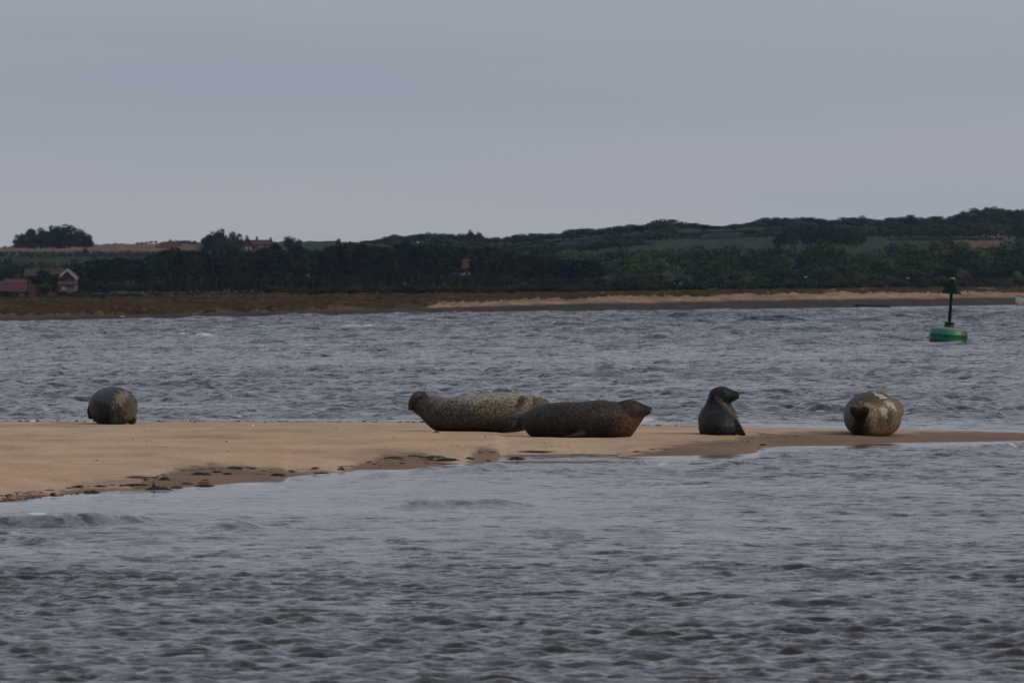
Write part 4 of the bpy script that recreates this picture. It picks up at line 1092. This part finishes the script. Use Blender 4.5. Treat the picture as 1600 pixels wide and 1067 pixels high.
# --- upright dark seal looking right
d, z = ground(1127, 679.5); base = ((1127 - 800) / F * d, d, z); k = d / F
mb = MB()
def zst(d, rows):
    k = d / F; return [(H - (y_ - Y0) * k, (xl + xr) / 2 * k - 800 * k, d + dy, (xr - xl) / 2 * k, hy) for (y_, xl, xr, dy, hy) in rows]
loft(mb, 'z', zst(d, [(682, 1108, 1146, .1, .3), (679, 1102, 1152, .1, .37), (672, 1095, 1155, .1, .41), (664, 1091.3, 1155, .1, .42), (655, 1090.5, 1153.5, .1, .38), (647, 1092.5, 1151.5, .1, .32), (640, 1096, 1148, .1, .26), (634, 1100.5, 1144.5, .08, .21), (628, 1103.5, 1141.5, .06, .175), (621, 1106, 1138, .04, .15), (613, 1110, 1134, .02, .11)]))
loft(mb, 'x', side_stations(d, 0.0, [(1107, 617, 624, .03), (1109.5, 611, 628, .08), (1114, 607, 630.5, .11), (1120, 604.3, 632, .125), (1127, 603.2, 632, .13), (1134, 604.2, 631.5, .125), (1139.5, 606.3, 629.5, .105), (1144, 608.6, 628, .1), (1148.5, 610.2, 626, .09), (1152.5, 611.4, 623.5, .08), (1155.5, 612.6, 620.5, .05)]))
loft(mb, 'y', [(d + .2, (1125 - 800) * k, base[2] + .18, .2, .2), (d + .6, (1122 - 800) * k, base[2] + .16, .17, .17), (d + .95, (1120 - 800) * k, base[2] + .1, .1, .1), (d + 1.1, (1120 - 800) * k, base[2] + .06, .04, .04)])
flipper(mb, [pp(1146, 660, -.1), pp(1152, 668, -.14), pp(1157, 674, -.17), pp(1164, 680, -.2)], [.08, .08, .07, .03], [.06, .045, .03, .014], (.5, -.8, .3))
flipper(mb, [pp(1098, 655, 0.1), pp(1095, 667, 0.15), pp(1097, 680, .2)], [.06, .07, .04], [.04, .03, .015], (0, 1, 0))
def colD(u, v, X, Y, Z):
    c = np.tile(np.array([.036, .04, .05]), (len(u), 1))
    c = blend(c, (.04, .045, .055), blob(u, v, 1122, 637, 24, 5) * .8)
    c = blend(c, (.09, .065, .04), blob(u, v, 1108, 645, 14, 3, -12) * .6)
    c = blend(c, (.085, .05, .03), blob(u, v, 1100, 661, 9, 4) * .7)
    c = blend(c, (.08, .045, .028), blob(u, v, 1115, 673, 12, 5, 30) * .6)
    c = blend(c, (.22, .15, .085), blob(u, v, 1141, 641, 15, 3, 48) * .8)
    c = blend(c, (.3, .26, .2), blob(u, v, 1123, 624, 8, 3.5, 30) * .7)
    c = blend(c, (.013, .012, .012), blob(u, v, 1149, 614, 7, 3, 20) * .8)
    c = blend(c, (.06, .035, .025), blob(u, v, 1147, 621.5, 8, 2, -40) * .6)
    c = blend(c, (.2, .16, .12), blob(u, v, 1150, 671, 10, 6, 50) * .6)
    return c, np.clip(.6 + .4 * blob(u, v, 1122, 624, 14, 5) + .4 * blob(u, v, 1148, 668, 12, 10), 0, 1), .35 * np.ones_like(u)
o = finish_seal(mb, base, 'dark wet seal sitting upright with its head turned right', colD)
ball('eye', pp(1131, 612.3, -.118), .019, M['eye'], o, base); ball('nose', pp(1154, 613.6, 0), .02, M['nose'], o, base, (.8, 1.3, .9))
whiskers(o, base, pp(1151, 618, -.06), (.75, -.5, -.1))

# --- end-on seals
def yst(d, rows):
    k = d / F; return [(d + dy, ((xl + xr) / 2 - 800) * k, H - ((tp + bt) / 2 - Y0) * k, (xr - xl) / 2 * k, (bt - tp) / 2 * k) for (dy, xl, xr, tp, bt) in rows]
d, z = ground(176, 662.5); base = ((176 - 800) / F * d, d, z); k = d / F
mb = MB()
loft(mb, 'y', yst(d, [(-.5, 174, 188, 640, 655), (-.44, 166, 196, 633, 661), (-.32, 154, 204, 622, 664), (-.12, 143, 209, 611.5, 665), (.15, 138, 210.5, 606.5, 665), (.5, 136.8, 213, 604.8, 664), (.85, 146, 208, 612, 663), (1.15, 158, 203, 624, 662), (1.35, 166, 199, 632, 660), (1.5, 174, 191, 642, 656)]), flat=2.6)
flipper(mb, [pp(181, 640, -.46), pp(180, 648, -.56), pp(179, 657, -.62), pp(177, 664, -.64)], [.05, .05, .06, .03], [.05, .035, .025, .012], (1, .2, 0))
flipper(mb, [pp(185, 642, -.46), pp(187, 650, -.55), pp(187, 658, -.6), pp(186, 664, -.62)], [.05, .05, .055, .03], [.05, .035, .025, .012], (1, -.3, 0))
flipper(mb, [pp(203, 640, .0), pp(207.5, 648, -.04), pp(208.5, 656, -.06), pp(204, 663, -.06)], [.06, .09, .09, .05], [.04, .045, .045, .03], (0, 1, 0))
flipper(mb, [pp(142, 632, .1), pp(138.3, 642, .1), pp(140, 655, .08)], [.06, .08, .04], [.03, .025, .012], (0, 1, 0))
def colA(u, v, X, Y, Z):
    c = np.tile(np.array([.02, .018, .018]), (len(u), 1))
    c = blend(c, (.07, .08, .11), blob(u, v, 166, 619, 18, 11) * .9)  # blue-grey wet sheen painted into the coat colour
    c = blend(c, (.24, .19, .13), blob(u, v, 192, 622, 11, 11, -45))
    c = blend(c, (.15, .12, .08), blob(u, v, 205, 640, 9, 22) * .8)
    c = blend(c, (.06, .045, .03), blob(u, v, 200, 632, 7, 9) * .8)
    c = blend(c, (.14, .08, .04), blob(u, v, 194, 648, 8, 5) * .8)
    c = blend(c, (.25, .2, .15), blob(u, v, 178, 634, 2.5, 4, -20) * .8)
    c = blend(c, (.018, .015, .013), np.maximum(blob(u, v, 180, 655, 16, 15), ((Y - base[1]) < -.5) * smooth(636, 642, v)) * .95)
    c = blend(c, (.02, .018, .018), blob(u, v, 146, 640, 4, 16, 10) * .9)
    c = blend(c, (.02, .017, .014), smooth(.35, .6, Y - base[1]) * .9)
    return c, .5 + .3 * smooth(185, 200, u), .35 * smooth(195, 175, u)
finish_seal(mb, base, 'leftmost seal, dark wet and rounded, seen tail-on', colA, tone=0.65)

d, z = ground(1362, 680.5); base = ((1362 - 800) / F * d, d, z); k = d / F
mb = MB()
loft(mb, 'y', yst(d, [(-.6, 1336, 1350, 645, 662), (-.52, 1331, 1358, 640, 672), (-.4, 1326, 1374, 631, 680), (-.22, 1321.5, 1396, 620.5, 683), (.0, 1319.3, 1407, 614.5, 683.5), (.3, 1319, 1410.5, 611.8, 683), (.65, 1323, 1409, 613, 682), (.95, 1333, 1403, 621, 681), (1.25, 1346, 1394, 633, 680), (1.45, 1352, 1388, 642, 678), (1.6, 1362, 1380, 652, 672)]), flat=2.6)
flipper(mb, [pp(1341, 655, -.56), pp(1337, 648, -.7), pp(1333, 640, -.76), pp(1328.5, 632.5, -.76)], [.05, .06, .075, .04], [.05, .035, .025, .014], (1, .1, .1))
flipper(mb, [pp(1345, 655, -.56), pp(1346, 648, -.7), pp(1348, 641, -.75), pp(1351.5, 634, -.75)], [.05, .06, .075, .045], [.05, .035, .025, .014], (1, -.1, 0))
flipper(mb, [pp(1341, 652, -.6), pp(1340.5, 644, -.71), pp(1340, 637.5, -.74)], [.06, .08, .06], [.05, .035, .015], (1, 0, 0))
flipper(mb, [pp(1403, 628, .35), pp(1409.5, 638, .3), pp(1411, 648, .25)], [.07, .08, .04], [.03, .03, .015], (0, 1, 0))
def colE(u, v, X, Y, Z):
    c = np.tile(np.array([.17, .115, .066]), (len(u), 1))
    c = blend(c, (.034, .03, .025), smooth(640, 617, v + .25 * (u - 1360)) * .85)
    c = blend(c, (.05, .05, .055), smooth(1334, 1322, u))  # grey left flank, its bluish sheen painted in
    c = blend(c, (.03, .024, .019), blob(u, v, 1342, 663, 17, 26) * .97)  # shade on the body below the flippers, painted dark brown
    c = blend(c, (.45, .41, .36), blob(u, v, 1377, 619, 11, 3.2, 28))
    c = blend(c, (.45, .4, .34), blob(u, v, 1391, 633, 10, 4, 42))
    c = blend(c, (.4, .34, .27), blob(u, v, 1380, 642, 10, 6, 40))
    c = blend(c, (.25, .23, .21), blob(u, v, 1358, 633, 12, 3, 22) * .8)
    c = blend(c, (.05, .042, .028), blob(u, v, 1388, 652, 4.5, 14, 5) * .9)
    c = blend(c, (.06, .045, .026), blob(u, v, 1375, 661, 6, 10) * .8)
    c = blend(c, (.07, .045, .028), smooth(.3, .7, Y - base[1]) * .6)
    c = blend(c, (.02, .015, .012), ((Y - base[1]) < -.62) * .9)
    c = blend(c, (.16, .12, .07), ((Y - base[1]) < -.62) * smooth(636, 633, v) * .8)
    return c, .5 * np.ones_like(u), .2 * np.ones_like(u)
finish_seal(mb, base, 'rightmost seal, rounded with pale tan patches and dark raised hind flippers', colE, tone=0.92)

# ------------------------------------------------------------------ seaweed, stones and shells on the bar
def weed(px, py, wpx, hpx, mat, label, seed, stalk=False, strands=16, cat='seaweed'):
    d, z = ground(px, py); k = d / F; r = np.random.default_rng(seed); w_ = wpx * k / 2; h_ = hpx * k
    mb = MB()
    for i in range(strands):
        a = r.uniform(0, 6.283); rx = w_ * r.uniform(.3, 1.3); sx_ = r.uniform(-w_ * .5, w_ * .5); pts = []; rad = []
        dirx = math.copysign(1, r.normal()); yo = r.normal(0, .14) * max(w_, .5); hh = h_ * r.uniform(.15, .95) * (1 - .6 * abs(sx_) / (w_ + .001))
        for j in range(6):
            u_ = j / 5
            pts.append((sx_ + dirx * (rx * (u_ - .3)), yo + .12 * w_ * math.sin(3 * u_ + a), .004 + hh * math.sin(math.pi * min(u_ * 1.05, 1)) * (0.8 + .4 * r.uniform())))
            rad.append((.003 + .07 * h_ * (1 - abs(u_ - .4))) * r.uniform(.4, 1.2))
        mb.tube(pts, rad, 6)
    mb.tube([(-w_ * .95, 0, .003), (-w_ * .3, .03, .006), (w_ * .4, -.03, .006), (w_ * .95, 0, .003)], [.006, .012, .012, .006], 6)
    if stalk:
        mb.tube([(-w_ * .55, 0, 0), (-w_ * .62, 0, h_ * .8), (-w_ * .5, .02, h_ * 1.5), (-w_ * .52, 0, h_ * 2.3)], [.025, .02, .014, .006], 6)
        mb.tube([(-w_ * .58, 0, h_ * .7), (-w_ * .36, 0, h_ * 1.2), (-w_ * .3, 0, h_ * .6)], [.02, .016, .01], 6)
    o = mb.build('seaweed', M[mat], None, True); o.location = ((px - 800) * k, d, z - .004); tag(o, label, cat, 'seaweed on the sandbar')
WEEDS = [(249, 765.5, 34, 6, 'weed_dark', 'largest dark seaweed heap with an upright stalk at the waters edge', 1),
         (257, 750, 16, 6, 'weed_green', 'green-black seaweed tuft just above the largest heap', 0), (212, 758.5, 36, 2.4, 'weed_green', 'thin green weed streak left of the largest heap', 0),
         (276, 762.5, 20, 4, 'weed_green', 'green-brown weed just right of the largest heap', 0), (313, 741.5, 28, 4, 'weed_dark', 'long dark wrack heap on the damp sand above the waterline', 0),
         (339, 737.5, 14, 2.4, 'weed_green', 'small bright green weed patch beside the long dark wrack', 0), (355, 741, 18, 3, 'weed_dark', 'dark weed piece right of the bright green patch', 0),
         (292, 756, 18, 3, 'weed_brown', 'brown weed scrap right of the largest heap, further up', 0), (319, 759.5, 30, 3.4, 'weed_dark', 'dark weed strip at the waterline below the long wrack', 0),
         (321, 750.5, 9, 2, 'weed_brown', 'tiny brown weed scrap above the waterline strip', 0), (317, 754.3, 18, 1.5, 'weed_brown', 'thin brown weed line above the waterline strip', 0),
         (145, 769.5, 17, 5, 'weed_dark', 'dark pointed weed lump near the shingle at left', 0), (190, 759, 8, 2, 'weed_dark', 'small dark weed bit on the tide line at left', 0), (215, 746, 34, 2.2, 'weed_brown', 'flattened brown weed mat on dry sand at left', 0),
         (368, 731.2, 22, 2.2, 'weed_green', 'green-brown weed on the upper tide line', 0), (396, 732.5, 10, 2.5, 'weed_green', 'small weed tuft at the right end of the upper tide line', 0),
         (434, 743, 21, 4, 'weed_dark', 'reddish dark weed left of the blue-green weed', 0), (455, 738, 17, 4, 'weed_green', 'blue-green weed clump near the swash', 0), (502, 740, 20, 2.6, 'weed_dark', 'dark weed at the edge of the swash', 0), (532, 733.5, 12, 3, 'weed_dark', 'small dark weed left of the dry sand tongue', 0),
         (615, 715.7, 28, 2.2, 'weed_dark', 'flat dark weed at the lip of the dry sand', 0), (650, 713, 22, 1.6, 'weed_green', 'thin weed line along the dry sand lip, middle', 0), (678, 715.5, 30, 3, 'weed_green', 'green-black weed heap in front of the seals', 0), (698, 720.5, 32, 4, 'weed_dark', 'long black weed trailing from the heap in front of the seals', 0),
         (734, 717, 14, 3.6, 'weed_green', 'small green weed tuft left of the pool', 0), (806, 719, 28, 6, 'weed_dark', 'black weed lump standing in the small pool', 0), (763, 720, 9, 1.6, 'weed_dark', 'weed scrap between the green tuft and the pool', 0), (745, 706.5, 20, 1.2, 'weed_brown', 'thin brown weed line above the pool', 0),
         (836, 706, 50, 1.5, 'weed_brown', 'thin dark tide line of weed behind the pool', 0), (1298, 683.5, 28, 2.5, 'weed_green', 'flat green weed left of the rightmost seal', 0), (1334, 686, 6, 1.8, 'weed_dark', 'tiny weed bit below the rightmost seal, left', 0), (1346, 687.5, 5, 1.6, 'weed_dark', 'tiny weed bit below the rightmost seal, right', 0),
         (1050, 697.5, 12, 1.5, 'weed_dark', 'thin dark weed below the upright seal', 0), (1192, 696, 9, 1.8, 'weed_dark', 'dark weed scrap between upright and rightmost seals', 0), (682, 676, 10, 2.0, 'weed_brown', 'small brown scrap on sand at speckled seal belly', 0)]
for i, (px, py, w_, h_, mt, lb, st_) in enumerate(WEEDS):
    weed(px, py, w_, h_, mt, lb, 300 + i, bool(st_), 110 if w_ > 20 else 55)

def scatter(name, label, cat, n, pos, size, cols, seed):
    r = np.random.default_rng(seed); bm = bmesh.new(); bmesh.ops.create_icosphere(bm, subdivisions=1, radius=1.0)
    v0 = np.array([v.co[:] for v in bm.verts]); f0 = np.array([[v.index for v in f.verts] for f in bm.faces]); bm.free(); V = []; Fc = []; C_ = []
    for i in range(n):
        px, py = pos(r); d, z = ground(px, py); s = size * r.uniform(.3, 1.4) ** 1.5 * (np.array([2.6, 1.0, .35]) if name == 'strand_line' else np.array([1.3, 1.0, .55])) * r.uniform(.6, 1.4, 3)
        V.append(v0 * s * r.uniform(.8, 1.15, (len(v0), 1)) + np.array([(px - 800) / F * d, d, z + s[2] * .4])); Fc.append(f0 + i * len(v0)); C_.append(np.tile(np.array(cols[r.integers(len(cols))]) * r.uniform(.7, 1.3), (len(v0), 1)))
    me = mesh_np(name, np.concatenate(V), np.concatenate(Fc), M['stone']); set_color(me, np.concatenate(C_)); tag(link(bpy.data.objects.new(name, me)), label, cat, kind='stuff')
m, t, b = new_mat('stone'); M['stone'] = m
ca = attr(t, 'col'); n = noise(t, 30, 4, .6, geo_pos(t)); r_ = ramp(t, n.outputs['Fac'], [(.3, (.6, .6, .6)), (.7, (1.3, 1.3, 1.3))]); t.links.new(mul(t, ca.outputs['Color'], r_.outputs['Color']), b.inputs['Base Color']); b.inputs['Roughness'].default_value = .7
stone_c = [(.16, .08, .05), (.08, .05, .035), (.05, .045, .04), (.22, .15, .11), (.12, .05, .03)]
def pos_shingle(r):
    px = abs(r.normal(0, 60)) - 15; return px, float(np.interp(px, [-20, 0, 62, 187], [785.5, 783.5, 777.5, 769])) - abs(r.normal(0, 2.6))
scatter('shingle', 'reddish pebbles and broken shell along the waterline at left', 'pebbles', 170, pos_shingle, .022, stone_c, 5)
scatter('tide_debris', 'fine dark debris along the back edge of the sandbar', 'debris', 260, lambda r: ((lambda q: (q, float(np.interp(q, [p_[0] for p_ in BACK], [p_[1] for p_ in BACK])) + .5 + abs(r.normal(0, .35))))(r.uniform(-40, 1100))), .016, [(.05, .035, .025), (.09, .06, .04), (.03, .025, .02), (.3, .26, .22)], 6)
scatter('sand_specks', 'scattered dark specks of shell and weed on the dry sand', 'debris', 70, lambda r: (r.uniform(-20, 1000), r.uniform(668, 700) if r.uniform() < .5 else r.uniform(680, 730)),   .008, [(.06, .04, .03), (.04, .03, .025)], 9)
WXp = [p_[0] for p_ in WET]; WYp = [p_[1] for p_ in WET]
def pos_strand(r):
    q = r.uniform(-20, 760) if r.uniform() < .85 else r.uniform(760, 1350); return q + 0.0, float(np.interp(q, WXp, WYp)) + r.normal(0.6, 1.0) + (abs(r.normal(0, 6)) if 180 < q < 720 and r.uniform() < .35 else 0)
scatter('strand_line', 'thin broken line of weed scraps where the tide stopped', 'debris', 180, pos_strand, .013, [(.03, .026, .016), (.045, .04, .018), (.06, .04, .028), (.025, .02, .016)], 13)
def shell(px, py, w_, label):
    d, z = ground(px, py); k = d / F; mb = MB(); R = w_ * k / 2
    mb.lathe([(R, 0), (R * .98, R * .12), (R * .8, R * .3), (R * .5, R * .42), (R * .15, R * .48), (.002, R * .49)], 14); o = mb.build('shell', M['white'], None, True); o.location = ((px - 800) * k, d, z - .002); o.scale = (1, .7, 1); o.rotation_euler = (.12, .1, .3); tag(o, label, 'shell')
shell(51, 658.6, 11, 'white shell on the sand crest at far left'); shell(141, 659.6, 6, 'small pale shell at the foot of the leftmost seal'); shell(395, 664.8, 6, 'pale shell on the sand crest right of the leftmost seal')

# ------------------------------------------------------------------ air
hz = MB(); hz.box(-1500, 1500, -60, 5200, -25, 75)
m = bpy.data.materials.new('haze_air'); m.use_nodes = True; m.node_tree.nodes.clear()
po = m.node_tree.nodes.new('ShaderNodeOutputMaterial'); pv = m.node_tree.nodes.new('ShaderNodeVolumePrincipled')
pv.inputs['Color'].default_value = (0.5, 0.76, 1.0, 1); pv.inputs['Density'].default_value = 0.000023; pv.inputs['Anisotropy'].default_value = 0.2
m.node_tree.links.new(pv.outputs['Volume'], po.inputs['Volume'])
tag(hz.build('haze', m), 'thin pale haze over the water and far land', 'haze', kind='stuff')
